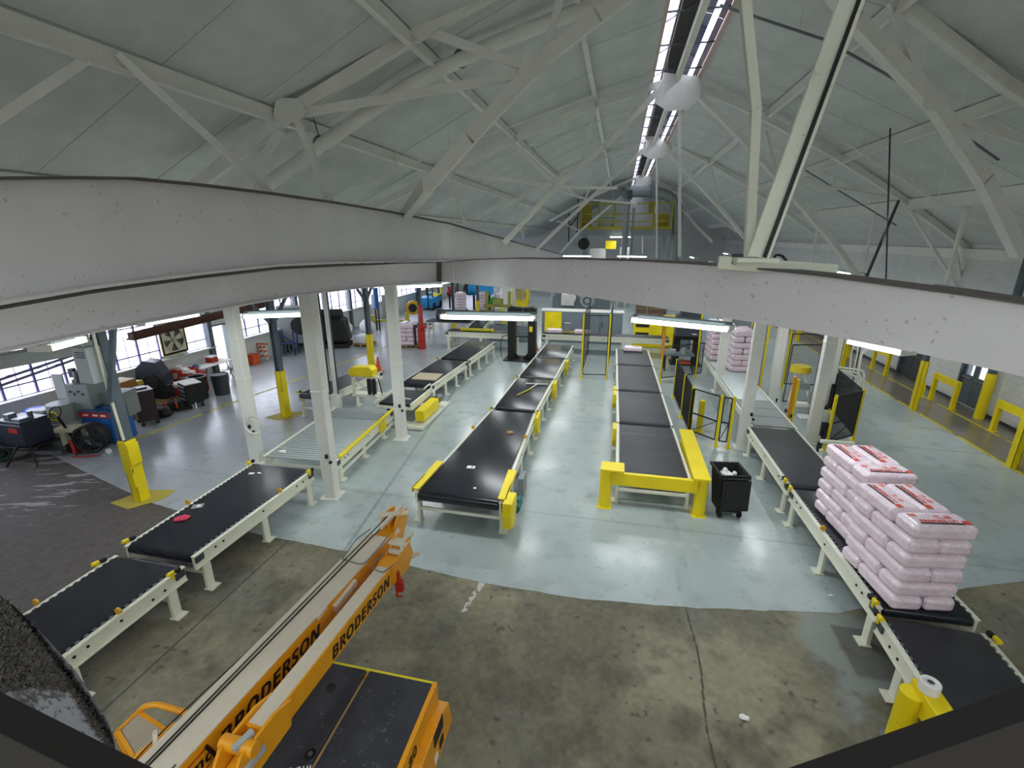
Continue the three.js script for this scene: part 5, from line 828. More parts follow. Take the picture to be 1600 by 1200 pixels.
  obj('drum', [tor(0.44, 0.05, 0, 0.56, 0.14, 0, 0, 0, 28), tor(0.44, 0.05, 0, 0.56, -0.16, 0, 0, 0, 28), put(clean(new THREE.CylinderGeometry(0.45, 0.45, 0.3, 28, 1, true)), 0, 0.56, 0, Math.PI / 2)], M.black, df); obj('grille', [...[0.1, 0.2, 0.3, 0.4].map(r => tor(r, 0.006, 0, 0.56, 0.18, 0, 0, 0, 24)), ...[...Array(8)].map((_, i) => bx(0.008, 0.86, 0.008, 0, 0.56, 0.18, 0, 0, i * Math.PI / 8))], M.darkGrey, df); for (let i = 0; i < 4; i++) obj('blade', bx(0.14, 0.36, 0.015, 0.2 * Math.cos(i * 1.571), 0.56 + 0.2 * Math.sin(i * 1.571), 0, 0.3, 0, i * 1.571 - 1.571), M.darkGrey, df); obj('motor', cyl(0.09, 0.09, 0.2, 14, 0, 0.56, -0.05, Math.PI / 2), M.dark, df); obj('side_frame', [bx(0.1, 0.5, 0.26, -0.5, 0.32, 0.05), tube([[-0.55, 0.03, 0.25], [-0.3, 0.03, 0.3], [0.3, 0.03, 0.28]], 0.02)], M.red, df); obj('wheel', [cyl(0.09, 0.09, 0.05, 14, 0.46, 0.092, 0.1, Math.PI / 2)], M.paper, df); obj('stand', [bar([-0.4, 0.5, 0], [-0.45, 0.03, 0.2], 0.03, 0.03), bar([0.4, 0.5, 0], [0.45, 0.08, 0.1], 0.03, 0.03)], M.black, df);
  // blue chest
  const bc = thing('tool_chest', 'blue tool chest with a red front strip behind the nearest pillar', 'chest', at(168, 690), 0.1);
  obj('body', bx(0.95, 0.95, 0.7, 0, 0.5, -0.2), M.blue, bc); obj('top_tray', [bx(1.0, 0.05, 0.74, 0, 1.0, -0.2), bx(0.24, 0.06, 0.3, -0.2, 1.05, -0.2), bx(0.24, 0.06, 0.3, 0.2, 1.05, -0.2)], mat(0x174a78, 0.5), bc); obj('front_strip', bx(0.98, 0.14, 0.03, 0, 0.9, 0.17), M.red, bc); obj('strip_label', [-0.25, 0.05, 0.3].map(x => bx(0.16, 0.05, 0.006, x, 0.9, 0.19)), M.paper, bc); for (const s of [-1, 1]) obj('door', bx(0.45, 0.72, 0.02, s * 0.23, 0.45, 0.165), M.blue, bc); obj('handle', bx(0.02, 0.16, 0.03, 0.03, 0.5, 0.19), M.steel, bc);
  // cardboard box, yellow motor, blower
  const cb = thing('cardboard_box', 'tall brown cardboard box just right of the nearest pillar', 'box', at(203, 655)); obj('body', bx(0.62, 1.3, 0.6, -0.15, 0.652, -0.1), M.cardboard, cb); obj('flap', [bx(0.6, 0.01, 0.3, -0.15, 1.31, 0.05), bx(0.6, 0.01, 0.28, -0.15, 1.312, -0.25)], M.board, cb);
  const ym = thing('yellow_motor', 'yellow motor unit beside the dark blower housing', 'motor', [-16.0, 0.0, -12.35]); obj('motor_body', [cyl(0.24, 0.24, 0.55, 20, 0, 0.62, 0, 0, 0, Math.PI / 2), bx(0.6, 0.12, 0.4, 0, 0.36, 0)], M.yellow, ym); obj('mount', [bx(0.5, 0.32, 0.4, 0, 0.16, 0), bx(0.9, 0.16, 0.2, -0.1, 1.0, 0, 0, 0, 0.1)], mat(0xb9ad2c, 0.5), ym); obj('fan_cover', cyl(0.2, 0.2, 0.08, 16, 0.32, 0.62, 0, 0, 0, Math.PI / 2), M.steel, ym);
  pallet(-16.05, -13.3, 0.15, 'wooden pallet under the dark blower housing');
  const bl = thing('blower_housing', 'large dark blue blower housing standing on a pallet before the windows', 'blower', [-16.05, 0.145, -13.35], 0.35); bl.scale.setScalar(0.72);
  const prof = [[-0.3, 0.1], [0.34, 0.0], [0.42, 0.7], [0.38, 1.25], [0.12, 1.85], [-0.35, 1.95], [-0.72, 1.6], [-0.85, 1.0], [-0.75, 0.5]];
  obj('scroll', put(ext(prof, 0.6, 0.02), 0, 0.03, -0.3), M.navy, bl); obj('scroll_rim', [put(ext(prof.map(([x, y]) => [x * 1.06 - 0.01, y * 1.03 - 0.03]), 0.03), 0, 0.04, 0.3), put(ext(prof.map(([x, y]) => [x * 1.06 - 0.01, y * 1.03 - 0.03]), 0.03), 0, 0.04, -0.34)], M.navy, bl); obj('inlet', [tor(0.35, 0.04, -0.2, 0.95, 0.36, 0, 0, 0, 24), cyl(0.33, 0.33, 0.03, 24, -0.2, 0.95, 0.335, Math.PI / 2)], M.dark, bl); const bo = []; for (let i = 0; i < 5; i++) for (let j = 0; j < 4; j++) bo.push(sph(0.014, 0.43 - i * 0.015 - (i > 2 ? (i - 2) * 0.07 : 0), 0.4 + i * 0.28, -0.2 + j * 0.13, 1, 1, 1, 6)); obj('bolt', bo, M.steel, bl); obj('leg', [bx(0.08, 0.12, 0.5, 0.2, 0.06, 0), bx(0.08, 0.12, 0.5, -0.25, 0.08, 0)], M.navy, bl);
  // tool cabinet
  function drawers(t, w, h, d, m, y0, n, split) { obj('body', bx(w, h, d, 0, y0 + h / 2, 0), m, t); for (let i = 0; i < n; i++) { const y = y0 + h - 0.08 - (h - 0.12) * (i + 0.4) / n; const dw = obj('drawer', bx(w * 0.9, (h - 0.14) / n - 0.015, 0.02, 0, y, d / 2 + 0.01), m, t); obj('handle', bx(w * (split ?? 0.8), 0.018, 0.02, 0, y + (h - 0.14) / n * 0.3, d / 2 + 0.03), M.zinc, dw); } for (const [x, z] of [[-1, -1], [-1, 1], [1, -1], [1, 1]]) obj('caster_wheel', [cyl(0.06, 0.06, 0.04, 12, x * (w / 2 - 0.06), 0.062, z * (d / 2 - 0.06), 0, 0, Math.PI / 2), bx(0.05, 0.08, 0.06, x * (w / 2 - 0.06), 0.13, z * (d / 2 - 0.06))], M.dark, t); }
  const mar = mat(0x2c1c1a, 0.4);
  const t1 = thing('tool_cabinet', 'tall dark brown tool cabinet on casters, right of the nearest pillar', 'cabinet', at(233, 661), -0.5); drawers(t1, 0.62, 0.95, 0.5, mar, 0.16, 9, 0.28); obj('top_chest', [bx(0.66, 0.06, 0.52, 0, 1.14, 0), bx(0.3, 0.04, 0.3, -0.1, 1.19, 0)], mar, t1); obj('badge', bx(0.14, 0.025, 0.01, 0.12, 0.24, 0.26), M.paper, t1);
  const t2 = thing('tool_cabinet', 'black tool chest with a white top and silver drawer pulls', 'cabinet', at(303, 634), -0.45); drawers(t2, 0.72, 0.72, 0.5, M.dark, 0.16, 4, 0.75); obj('top', bx(0.75, 0.025, 0.53, 0, 0.895, 0), M.paper, t2);
  const br = thing('trash_barrel', 'dark blue-grey barrel right of the white-topped tool chest', 'barrel', [-14.62, 0, -14.55]); obj('body', cyl(0.3, 0.26, 0.78, 22, 0, 0.392, 0), M.darkGrey, br); obj('rim', tor(0.3, 0.02, 0, 0.79, 0, Math.PI / 2), M.darkGrey, br);
  const b3 = thing('trash_barrel', 'black open barrel behind the white-topped tool chest', 'barrel', [-15.0, 0, -13.9]); obj('body', put(clean(new THREE.CylinderGeometry(0.3, 0.27, 0.85, 22, 1, true)), 0, 0.427, 0), M.dark, b3); obj('rim', tor(0.3, 0.025, 0, 0.86, 0, Math.PI / 2), M.steel, b3); obj('bottom', cyl(0.27, 0.27, 0.02, 20, 0, 0.02, 0), M.dark, b3);
  // wheeled kit bags
  const kit = (p, lab, c) => { const t = thing('tool_bag', lab, 'bag', p, -0.4); obj('body', bx(0.34, 0.34, 0.26, 0, 0.19, 0, 0, 0, 0, 0.06), M.black, t); obj('front_pocket', bx(0.26, 0.22, 0.06, 0.0, 0.22, 0.15, 0, 0, 0, 0.02), c, t); obj('wheel', [cyl(0.05, 0.05, 0.04, 10, -0.14, 0.052, 0.12, 0, 0, Math.PI / 2), cyl(0.05, 0.05, 0.04, 10, 0.14, 0.052, 0.12, 0, 0, Math.PI / 2)], M.dark, t); return t; };
  const or = mat(0xb8401c, 0.6);
  const k1 = kit(at(268, 642), 'black and orange wheeled bag with a tall pull handle, left one', or); obj('pull_handle', [bx(0.02, 0.6, 0.02, -0.12, 0.62, -0.1), bx(0.02, 0.6, 0.02, 0.06, 0.62, -0.1), bx(0.2, 0.03, 0.03, -0.03, 0.92, -0.1)], M.dark, k1);
  kit(at(284, 640), 'black and orange tool bag in the middle of the row', or); kit(at(296, 637), 'black and orange tool bag against the white-topped chest', or);
  const sb = obj('soft_bag', put(clean((() => { const g = new THREE.SphereGeometry(0.26, 16, 10), p = g.attributes.position; for (let i = 0; i < p.count; i++) { const k = 0.8 + 0.5 * fbm(p.getX(i) * 6, p.getZ(i) * 6 + p.getY(i), 720, 3); p.setXYZ(i, p.getX(i) * k * 1.4, Math.max(-0.14, p.getY(i) * k * 0.75), p.getZ(i) * k); } g.computeVertexNormals(); return g; })())), M.black); sb.position.copy(at(253, 650)).setY(0.145); tag(sb, 'slumped black soft bag right of the dark brown tool cabinet', 'bag');
  const cl = thing('cooler', 'red and white cooler box behind the orange tool bags', 'cooler', at(281, 622), -0.4); obj('body', bx(0.5, 0.3, 0.34, 0, 0.32, 0, 0, 0, 0, 0.03), M.red, cl); obj('lid', bx(0.54, 0.12, 0.38, 0, 0.53, 0, 0, 0, 0, 0.05), M.paper, cl); obj('stand', bx(0.46, 0.16, 0.3, 0, 0.09, 0), M.paleGrey, cl); obj('badge', bx(0.2, 0.16, 0.01, 0.02, 0.34, 0.175), M.paper, cl);
  for (const [px, l] of [[302, 'white spray can on the floor in front of the white-topped chest, left one'], [307, 'white spray can on the floor in front of the white-topped chest, right one']]) { const c = thing('spray_can', l, 'can', P(px, 638)); obj('can_body', cyl(0.035, 0.035, 0.2, 12, 0, 0.102, 0), M.paper, c); obj('cap', cyl(0.028, 0.034, 0.06, 12, 0, 0.232, 0), M.blue, c); }
  // red parts carts
  const rc = (p, lab) => { const t = thing('parts_cart', lab, 'cart', p, 0.2); for (const y of [0.35, 0.75]) obj('shelf_tray', [bx(0.75, 0.03, 0.5, 0, y, 0), bx(0.75, 0.1, 0.02, 0, y + 0.05, 0.25), bx(0.75, 0.1, 0.02, 0, y + 0.05, -0.25), bx(0.02, 0.1, 0.5, 0.37, y + 0.05, 0), bx(0.02, 0.1, 0.5, -0.37, y + 0.05, 0)], M.red, t); obj('upright', [[-1, -1], [-1, 1], [1, -1], [1, 1]].map(([x, z]) => bx(0.04, 0.8, 0.04, x * 0.36, 0.48, z * 0.24)), M.red, t); obj('caster', [[-1, -1], [-1, 1], [1, -1], [1, 1]].map(([x, z]) => cyl(0.06, 0.06, 0.04, 12, x * 0.32, 0.062, z * 0.2, 0, 0, Math.PI / 2)), M.dark, t); obj('contents', [bx(0.2, 0.2, 0.2, -0.2, 0.87, 0), bx(0.16, 0.14, 0.2, 0.05, 0.84, 0.05), bx(0.22, 0.12, 0.2, 0.2, 0.43, 0), bx(0.26, 0.16, 0.2, -0.15, 0.45, 0)], M.paper, t); return t; };
  rc([-15.7, 0, -14.4], 'red parts cart with white boxes right of the blower housing'); rc([-16.4, 0, -14.75], 'red parts cart farther back beside the folding table');
  const ft = thing('folding_table', 'white folding table along the left wall under the windows', 'table', [-16.38, 0, -16.0]); obj('tabletop', bx(0.75, 0.035, 1.7, 0, 0.73, 0), M.paper, ft); for (const s of [-1, 1]) obj('leg', [bar([-0.28, 0.71, s * 0.5], [-0.3, 0.01, s * 0.7], 0.03, 0.03), bar([0.28, 0.71, s * 0.5], [0.3, 0.01, s * 0.7], 0.03, 0.03), bar([-0.28, 0.3, s * 0.6], [0.28, 0.3, s * 0.6], 0.025, 0.025)], M.steel, ft);
  const tb = thing('tool_box', 'red box on the folding table', 'box', [-16.5, 0.748, -16.2]); obj('body', bx(0.3, 0.2, 0.36, 0, 0.102, 0), M.red, tb); obj('lid', bx(0.3, 0.06, 0.36, 0, 0.235, 0, 0, 0, 0, 0.02), M.paper, tb);
  const bcaps = obj('cap', put(clean(new THREE.SphereGeometry(0.12, 14, 8, 0, Math.PI * 2, 0, Math.PI / 2)), 0, 0, 0), M.blue); bcaps.position.set(-16.5, 0.749, -15.35); obj('cap_peak', bx(0.14, 0.012, 0.14, 0.12, 0.008, 0), M.blue, bcaps); tag(bcaps, 'dark blue cap lying on the near end of the folding table', 'cap');
  const ch = thing('folding_chair', 'folding chair at the far end of the folding table', 'chair', [-15.95, 0, -16.6], -0.8); obj('seat', bx(0.42, 0.03, 0.4, 0, 0.45, 0), M.paleGrey, ch); obj('backrest', bx(0.42, 0.22, 0.03, 0, 0.78, -0.22), M.paleGrey, ch); for (const s of [-1, 1]) { obj('leg', bar([s * 0.2, 0.9, -0.23], [s * 0.2, 0.01, 0.2], 0.025, 0.025), M.darkGrey, ch); obj('leg', bar([s * 0.18, 0.45, 0.15], [s * 0.18, 0.01, -0.25], 0.025, 0.025), M.darkGrey, ch); }
  // beyond the door
  const bd = thing('barricade_stack', 'row of orange and white folded barricades beyond the bright doorway', 'barricades', at(392, 562), 0.15);
  for (let i = 0; i < 9; i++) { const x = -0.95 + i * 0.22; obj('barricade_board', [bx(0.04, 0.75, 0.2, x, 0.4, 0, 0, 0, 0.1)], i & 1 ? M.paper : M.ivory, bd); obj('reflective_stripe', [0.2, 0.45, 0.65].map(y => bx(0.045, 0.09, 0.205, x - (y - 0.4) * 0.1, y, 0.001, 0, 0, 0.1)), M.orange, bd); } obj('top_rail', bx(2.1, 0.06, 0.06, -0.05, 0.81, 0.02), M.orange, bd);
  const oc = thing('orange_crate', 'small orange crate at the left end of the barricades', 'crate', [-16.7, 0, -18.7]); obj('body', bx(0.4, 0.45, 0.4, 0, 0.227, 0), M.orange, oc); obj('rim', bx(0.44, 0.05, 0.44, 0, 0.45, 0), M.orange, oc);
  const rk = thing('blue_rack', 'dark blue steel stand in front of the black shrouded machines', 'rack', [-16.2, 0, -20.7], 0.3); obj('upright', [[-0.35, -0.25], [-0.35, 0.25], [0.35, -0.25], [0.35, 0.25]].map(([x, z]) => bx(0.06, 1.25, 0.06, x, 0.625, z)), mat(0x2a3f74, 0.5), rk); obj('shelf', [bx(0.76, 0.04, 0.56, 0, 0.6, 0), bar([-0.35, 1.2, 0.25], [0.35, 0.65, 0.25], 0.05, 0.05)], mat(0x2a3f74, 0.5), rk);
  const sh = thing('grey_hopper', 'grey sheet-steel hopper behind the second grey pillar', 'hopper', [-16.3, 0, -21.6], 0.35); obj('hopper_body', put(ext([[-0.6, 0.5], [0.5, 0.5], [0.62, 1.6], [0.4, 2.3], [-0.75, 2.4], [-0.8, 1.4]], 0.8, 0.02), 0, 0, -0.4), M.midGrey, sh); obj('frame', [bx(0.1, 0.55, 0.1, -0.5, 0.28, 0.3), bx(0.1, 0.55, 0.1, 0.45, 0.28, 0.3), bx(0.1, 0.55, 0.1, 0.45, 0.28, -0.3), bx(0.1, 0.55, 0.1, -0.5, 0.28, -0.3)], M.navy, sh); obj('hatch', cyl(0.45, 0.45, 0.06, 20, 0.3, 1.4, 0.44, Math.PI / 2), M.dark, sh);
  const sm2 = thing('shrouded_machine', 'black tarp-covered machine on dark pallets behind the second grey pillar', 'machine', [-15.2, 0, -22.9], 0.3); obj('shroud', (() => { const g = new RoundedBoxGeometry(1.8, 1.35, 1.1, 6, 0.2), p = g.attributes.position; for (let i = 0; i < p.count; i++) { const y = p.getY(i), n = fbm(p.getX(i) * 3, p.getZ(i) * 3 + y * 2, 740, 4) - 0.5; p.setXYZ(i, p.getX(i) * (1.05 - 0.2 * y) + n * 0.25, y + n * 0.2, p.getZ(i) * (1.05 - 0.2 * y) + n * 0.2); } g.computeVertexNormals(); return put(clean(g), 0, 0.95, 0); })(), M.black, sm2); obj('roller_drum', cyl(0.3, 0.3, 1.2, 22, 0.1, 1.75, 0, 0, 0, Math.PI / 2), M.dark, sm2); obj('base', bx(2, 0.24, 1.2, 0, 0.122, 0), mat(0x2c241c, 0.8), sm2);
  const ps = thing('plastic_roll', 'pale sheet-covered pallet load right of the black tarp machine', 'pallet load', [-13.6, 0, -23.6]); obj('load', bx(0.9, 0.45, 0.9, 0, 0.37, 0, 0, 0, 0, 0.1), M.whiteBag, ps); obj('pallet_base', [bx(1, 0.03, 1, 0, 0.13, 0), bx(0.08, 0.1, 1, -0.4, 0.052, 0), bx(0.08, 0.1, 1, 0.4, 0.052, 0), bx(0.08, 0.1, 1, 0, 0.052, 0)], M.wood, ps);
  const bagShape = (s) => put(clean((() => { const g = new THREE.SphereGeometry(0.62, 18, 12), p = g.attributes.position; for (let i = 0; i < p.count; i++) { const x = p.getX(i), y = p.getY(i), z = p.getZ(i), k = 0.85 + 0.4 * fbm(x * 3 + s, z * 3 + y * 2, 760 + s, 4); const top = Math.max(0, y - 0.35) * 0.9; p.setXYZ(i, x * k * (1 - top), Math.max(-0.5, y * k * 0.9 + top * 0.25), z * k * (1 - top)); } g.computeVertexNormals(); return g; })()));
  for (const [px, py, l, s] of [[524, 520, 'big white plastic bag of scrap between the white columns, left one', 1], [556, 520, 'big white plastic bag of scrap with a twisted neck, right one', 5]]) { const p = P(px, py + 4), m = obj('scrap_bag', bagShape(s), M.whiteBag); m.scale.setScalar(0.74); m.position.set(s === 1 ? -16.35 : -15.2, 0.375, s === 1 ? -26.2 : -26.9); tag(m, l, 'bag'); }
  const wp = thing('work_platform', 'yellow and grey platform machinery behind the orange cone pillar', 'machine', [-14.9, 0, -29.5], 0.2); obj('frame', [bx(2.6, 0.12, 0.3, 0, 0.35, 0), bx(0.2, 0.7, 0.2, -1.2, 0.36, 0), bx(0.2, 0.9, 0.2, 1.1, 0.46, 0)], mat(0xb8b028, 0.5), wp); obj('motor', [cyl(0.3, 0.3, 0.5, 18, 0.2, 0.85, -0.3, 0, 0, Math.PI / 2)], M.orange, wp); obj('pipework', [bx(0.4, 1.6, 0.4, -0.4, 1.2, -0.5), cyl(0.25, 0.25, 0.9, 16, -1.1, 1.6, -0.4)], M.midGrey, wp); obj('bed', bx(2.4, 0.08, 0.6, 1.6, 0.15, 0.1), M.darkGrey, wp);
  const bp = thing('blue_cylinder', 'blue vertical cylinder behind the pillar with the orange cone', 'tank', [-14.9, 0, -27.7]); obj('tank_body', cyl(0.16, 0.16, 1.3, 16, 0, 2.05, 0), M.blue, bp); obj('tank_leg', [bx(0.08, 1.4, 0.08, -0.1, 0.7, 0), bx(0.08, 1.4, 0.08, 0.1, 0.7, 0)], M.dark, bp);
  const fl = thing('forklift', 'turquoise forklift parked far off left of the red-footed pillar', 'forklift', P(672, 482)); obj('chassis', bx(1.3, 0.8, 2.0, 0, 0.6, 0), M.skyBlue, fl); obj('counterweight', bx(1.2, 0.9, 0.6, 0, 0.75, -1), M.teal, fl); obj('cab_post', [[-0.55, 0.7], [0.55, 0.7], [-0.55, -0.7], [0.55, -0.7]].map(([x, z]) => bx(0.08, 1.3, 0.08, x, 1.6, z)), M.dark, fl); obj('roof', bx(1.2, 0.08, 1.5, 0, 2.25, 0), M.dark, fl); obj('mast', [bx(0.1, 2.2, 0.1, -0.35, 1.15, 1.2), bx(0.1, 2.2, 0.1, 0.35, 1.15, 1.2)], M.dark, fl); obj('fork_wheel', [[-0.6, 0.7], [0.6, 0.7], [-0.6, -0.8], [0.6, -0.8]].map(([x, z]) => cyl(0.3, 0.3, 0.2, 16, x, 0.302, z, 0, 0, Math.PI / 2)), M.rubber, fl);
  const yf = thing('yellow_reel', 'round yellow reel with a dark hub left of the red-footed pillar', 'reel', P(647, 500)); obj('disc', cyl(0.5, 0.5, 0.4, 24, 0, 0.9, 0, Math.PI / 2, 0.4), mat(0xd8a818, 0.5), yf); obj('hub', cyl(0.3, 0.3, 0.46, 20, -0.03, 0.9, 0.02, Math.PI / 2, 0.4), M.dark, yf); obj('stand', [bar([-0.3, 0.5, 0], [-0.4, 0.01, 0.2], 0.06, 0.06), bar([0.3, 0.5, 0], [0.9, 0.01, 0.4], 0.06, 0.06)], mat(0xc8b020, 0.5), yf);
  const sc = thing('floor_scale', 'small pedestal scale standing left of the red-footed pillar', 'scale', P(650, 543)); obj('pedestal', bx(0.1, 1.1, 0.1, 0, 0.57, 0), M.darkGrey, sc); obj('readout', bx(0.36, 0.14, 0.2, 0, 1.17, 0), M.darkGrey, sc); obj('base', [bx(0.5, 0.04, 0.4, 0.05, 0.022, 0)], M.darkGrey, sc);
  for (const [px, py, l] of [[592, 582, 'orange traffic cone beside the third yellow-footed pillar'], [836, 547, 'orange traffic cone right of the black wrapping frame']]) { const c = thing('traffic_cone', l, 'cone', P(px, py)); obj('cone_body', cyl(0.03, 0.15, 0.68, 18, 0, 0.38, 0), M.orange, c); obj('base', bx(0.38, 0.035, 0.38, 0, 0.02, 0), M.orange, c); }
}
// ---------------------------------------------------------------- far middle of the hall
{
  const wf = thing('wrapping_frame', 'black steel wrapping frame on a black base plate between the two belt lines', 'machine', [-4.45, 0, -22.4]);
  obj('base_plate', bx(1.75, 0.06, 1.1, 0.1, 0.032, 0.1), M.black, wf); for (const s of [-1, 1]) obj('upright', bx(0.36, 2.5, 0.5, s * 0.5 + 0.05, 1.3, 0), M.black, wf); obj('cross_beam', [bx(1.2, 0.3, 0.4, 0.05, 2.4, 0), bx(0.7, 0.06, 0.3, 0.05, 1.15, 0)], M.black, wf); obj('gusset', [put(ext([[0, 0], [0.3, 0], [0, 0.3]], 0.06), -0.28, 0.06, 0.1), put(ext([[0, 0], [-0.3, 0], [0, 0.3]], 0.06), 0.38, 0.06, 0.1)], M.black, wf); obj('warning_label', bx(0.16, 0.26, 0.01, 0.52, 1.55, 0.256), M.yellow, wf); obj('cable', tube([[-0.6, 1.2, 0.1], [-0.9, 1.1, 0.2], [-1.0, 0.6, 0.2], [-0.95, 0.1, 0.2]], 0.02), M.black, wf);
  const ks = (x, z) => [x, 0, z];
  const cab = thing('control_cabinet', 'long grey control cabinet with one yellow door and a white top edge', 'cabinet', [-1.6, 0, -27]);
  obj('body', bx(4.5, 1.75, 0.7, -0.25, 0.88, 0), M.grey, cab); obj('top_edge', bx(4.6, 0.08, 0.76, -0.25, 1.8, 0), M.paper, cab); obj('yellow_door', bx(0.95, 1.45, 0.04, -1.85, 1.0, 0.37), M.yellow, cab); for (let i = 0; i < 3; i++) obj('door', bx(0.98, 1.5, 0.03, -0.75 + i * 1.02, 0.95, 0.365), M.grey, cab); obj('door_handle', [0, 1, 2].map(i => bx(0.04, 0.3, 0.04, -1.15 + i * 1.02, 1.1, 0.4)), M.dark, cab);
  const cw = thing('chart_box', 'small grey box standing on the far cross conveyor before the yellow door', 'box', [-2.45, 0.96, -24.85]); obj('body', bx(0.34, 0.5, 0.3, 0, 0.25, 0), M.midGrey, cw); obj('base_tray', bx(0.9, 0.05, 0.4, 0.1, 0.03, 0.1), mat(0x96962a, 0.6), cw);
  const gm = thing('grey_machine', 'grey processing machine with a round white flange behind the control cabinet', 'machine', [-2.2, 0, -31]); obj('body', [bx(3.6, 1.6, 1.5, 0, 1.4, 0), bx(1.4, 0.8, 1.2, -0.9, 2.5, 0)], M.grey, gm); obj('base', bx(3.2, 0.62, 1.3, 0, 0.31, 0), M.grey, gm); obj('flange', [tor(0.36, 0.12, 0.4, 1.95, 0.8), cyl(0.16, 0.16, 0.2, 16, 0.4, 1.95, 0.8, Math.PI / 2)], M.paleGrey, gm); obj('white_housing', [bx(0.8, 0.7, 0.4, -0.8, 2.0, 0.85), cyl(0.3, 0.3, 0.3, 18, -0.6, 2.1, 1.0, Math.PI / 2)], M.paper, gm); obj('guard_rail', [...[-1.8, -0.6, 0.6, 1.8].map(x => bx(0.06, 1.3, 0.06, x, 2.8, 1.0)), bx(3.7, 0.06, 0.06, 0, 3.0, 1.0), bx(3.7, 0.06, 0.06, 0, 3.4, 1.0)], M.paper, gm); obj('piping', [cyl(0.1, 0.1, 2, 12, 1.4, 2.9, -0.2), cyl(0.1, 0.1, 2.2, 12, 0.4, 3.1, -0.3, 0, 0, Math.PI / 2), bx(0.5, 0.5, 0.5, 1.3, 2.5, 0.4)], M.paleGrey, gm);
  const ym = thing('yellow_press', 'yellow press machine far behind the wrapping frame', 'machine', P(813, 487)); ym.scale.setScalar(0.55); obj('press_frame', [bx(0.5, 2.6, 0.5, -1, 2.6, 0), bx(0.5, 2.6, 0.5, 1, 2.6, 0), bx(2.5, 0.7, 0.6, 0, 3.9, 0), bx(2.5, 0.5, 0.6, 0, 1.5, 0), bx(2.2, 1.3, 1, 0, 0.66, 0)], M.yellow, ym); obj('press_drum', [cyl(0.75, 0.75, 0.3, 24, 0.2, 2.6, 0.3, Math.PI / 2)], mat(0xa89858, 0.5), ym); obj('motor', cyl(0.35, 0.35, 0.9, 16, -0.9, 4.2, 0.3, 0, 0, Math.PI / 2), mat(0xb0a020, 0.5), ym);
  const hp = thing('white_hopper', 'white cylindrical hopper left of the yellow press', 'hopper', P(791, 496)); hp.scale.setScalar(0.6); obj('hopper_body', cyl(0.75, 0.75, 2.4, 24, 0, 2.4, 0), M.paper, hp); obj('hopper_cone', cyl(0.75, 0.3, 0.8, 24, 0, 0.8, 0), M.paper, hp); obj('leg', [-1, 1].map(s => bx(0.1, 1.2, 0.1, s * 0.7, 0.6, 0)), M.grey, hp); obj('lid', sph(0.75, 0, 3.6, 0, 1, 0.35, 1, 16), M.paper, hp);
  const gw = thing('green_reel', 'green round reel between the white hopper and the blue drum machine', 'reel', P(773, 494)); gw.scale.setScalar(0.5); obj('disc', cyl(0.8, 0.8, 0.3, 24, 0, 2.1, 0, Math.PI / 2), M.green, gw); obj('stand', [bar([-0.4, 1.6, 0], [-0.8, 0.01, 0.2], 0.12, 0.12), bar([0.4, 1.6, 0], [0.8, 0.01, 0.2], 0.12, 0.12)], mat(0xb8b028, 0.5), gw);
  const bm = thing('drum_machine', 'blue machine with a black round end far off above the pink stacks', 'machine', [-11.4, 0, -38.2]); bm.scale.setScalar(0.55); obj('drum_body', [bx(3.0, 1.8, 2, 0.9, 3.1, 0), cyl(1.0, 1.0, 1.2, 26, -0.6, 3.1, 0.4, 0, 0.4, Math.PI / 2)], M.skyBlue, bm); obj('drum_end', cyl(0.95, 0.95, 0.1, 26, -0.75, 3.1, 1.0, Math.PI / 2), M.black, bm); obj('stand', [bx(0.3, 2.2, 0.3, -0.4, 1.1, 0), bx(0.3, 2.2, 0.3, 2, 1.1, 0)], M.dark, bm); obj('yellow_plate', bx(0.9, 0.4, 0.04, 1.0, 2.6, 1.02), M.yellow, bm); obj('hub', cyl(0.15, 0.15, 0.1, 12, -0.75, 3.1, 1.08, Math.PI / 2), M.paper, bm);
  const rt = thing('red_tank', 'dark red round tank behind the far pink stacks', 'tank', [-13.7, 0, -38.6]); rt.scale.setScalar(0.5); obj('tank_body', [cyl(0.85, 0.85, 1.4, 24, 0, 2.7, 0, 0, 0.4, Math.PI / 2), sph(0.85, 0, 2.7, 0.5, 0.9, 1, 0.7, 16)], M.darkRed, rt); obj('stand', [bx(0.25, 2, 0.25, -0.4, 1, 0), bx(0.25, 2, 0.25, 0.4, 1, 0)], M.dark, rt);
  const yr = thing('handling_crane', 'yellow curved handling crane far off beside the dark red tank', 'machine', [-14.9, 0, -38.2]); yr.scale.setScalar(0.45); obj('arm', [tube([[-0.9, 2.6, 0], [0.2, 2.4, 0], [0.9, 2.8, 0], [0.8, 3.8, 0]], 0.16), bx(1.2, 0.5, 0.5, -0.3, 2.4, 0)], M.yellow, yr); obj('pedestal', bx(0.6, 2.2, 0.6, 0, 1.1, 0), M.dark, yr);
  const gp = thing('green_hopper_frame', 'olive machine frame behind the left cross conveyor', 'machine', [-8.0, 0, -32]); obj('frame', [bx(0.2, 2.2, 0.2, -0.8, 1.1, 0), bx(0.2, 2.2, 0.2, 0.8, 1.1, 0), bx(2, 0.2, 0.3, 0, 1.2, 0), bx(0.6, 0.4, 0.5, 0, 1.5, 0)], mat(0x8e8a3a, 0.6), gp); obj('column', bx(0.14, 3.4, 0.14, 1.2, 1.7, 0.3), M.paleGrey, gp);
  const dm = thing('dark_drum', 'grey horizontal drum on the table by the left cross conveyor', 'drum', [-9.5, 0.93, -27.2]); obj('drum_shell', cyl(0.32, 0.32, 2.2, 22, 0, 0.33, 0, 0, 0, Math.PI / 2), M.darkGrey, dm); obj('saddle', [bx(0.2, 0.16, 0.5, -0.7, 0.09, 0), bx(0.2, 0.16, 0.5, 0.7, 0.09, 0)], M.dark, dm);
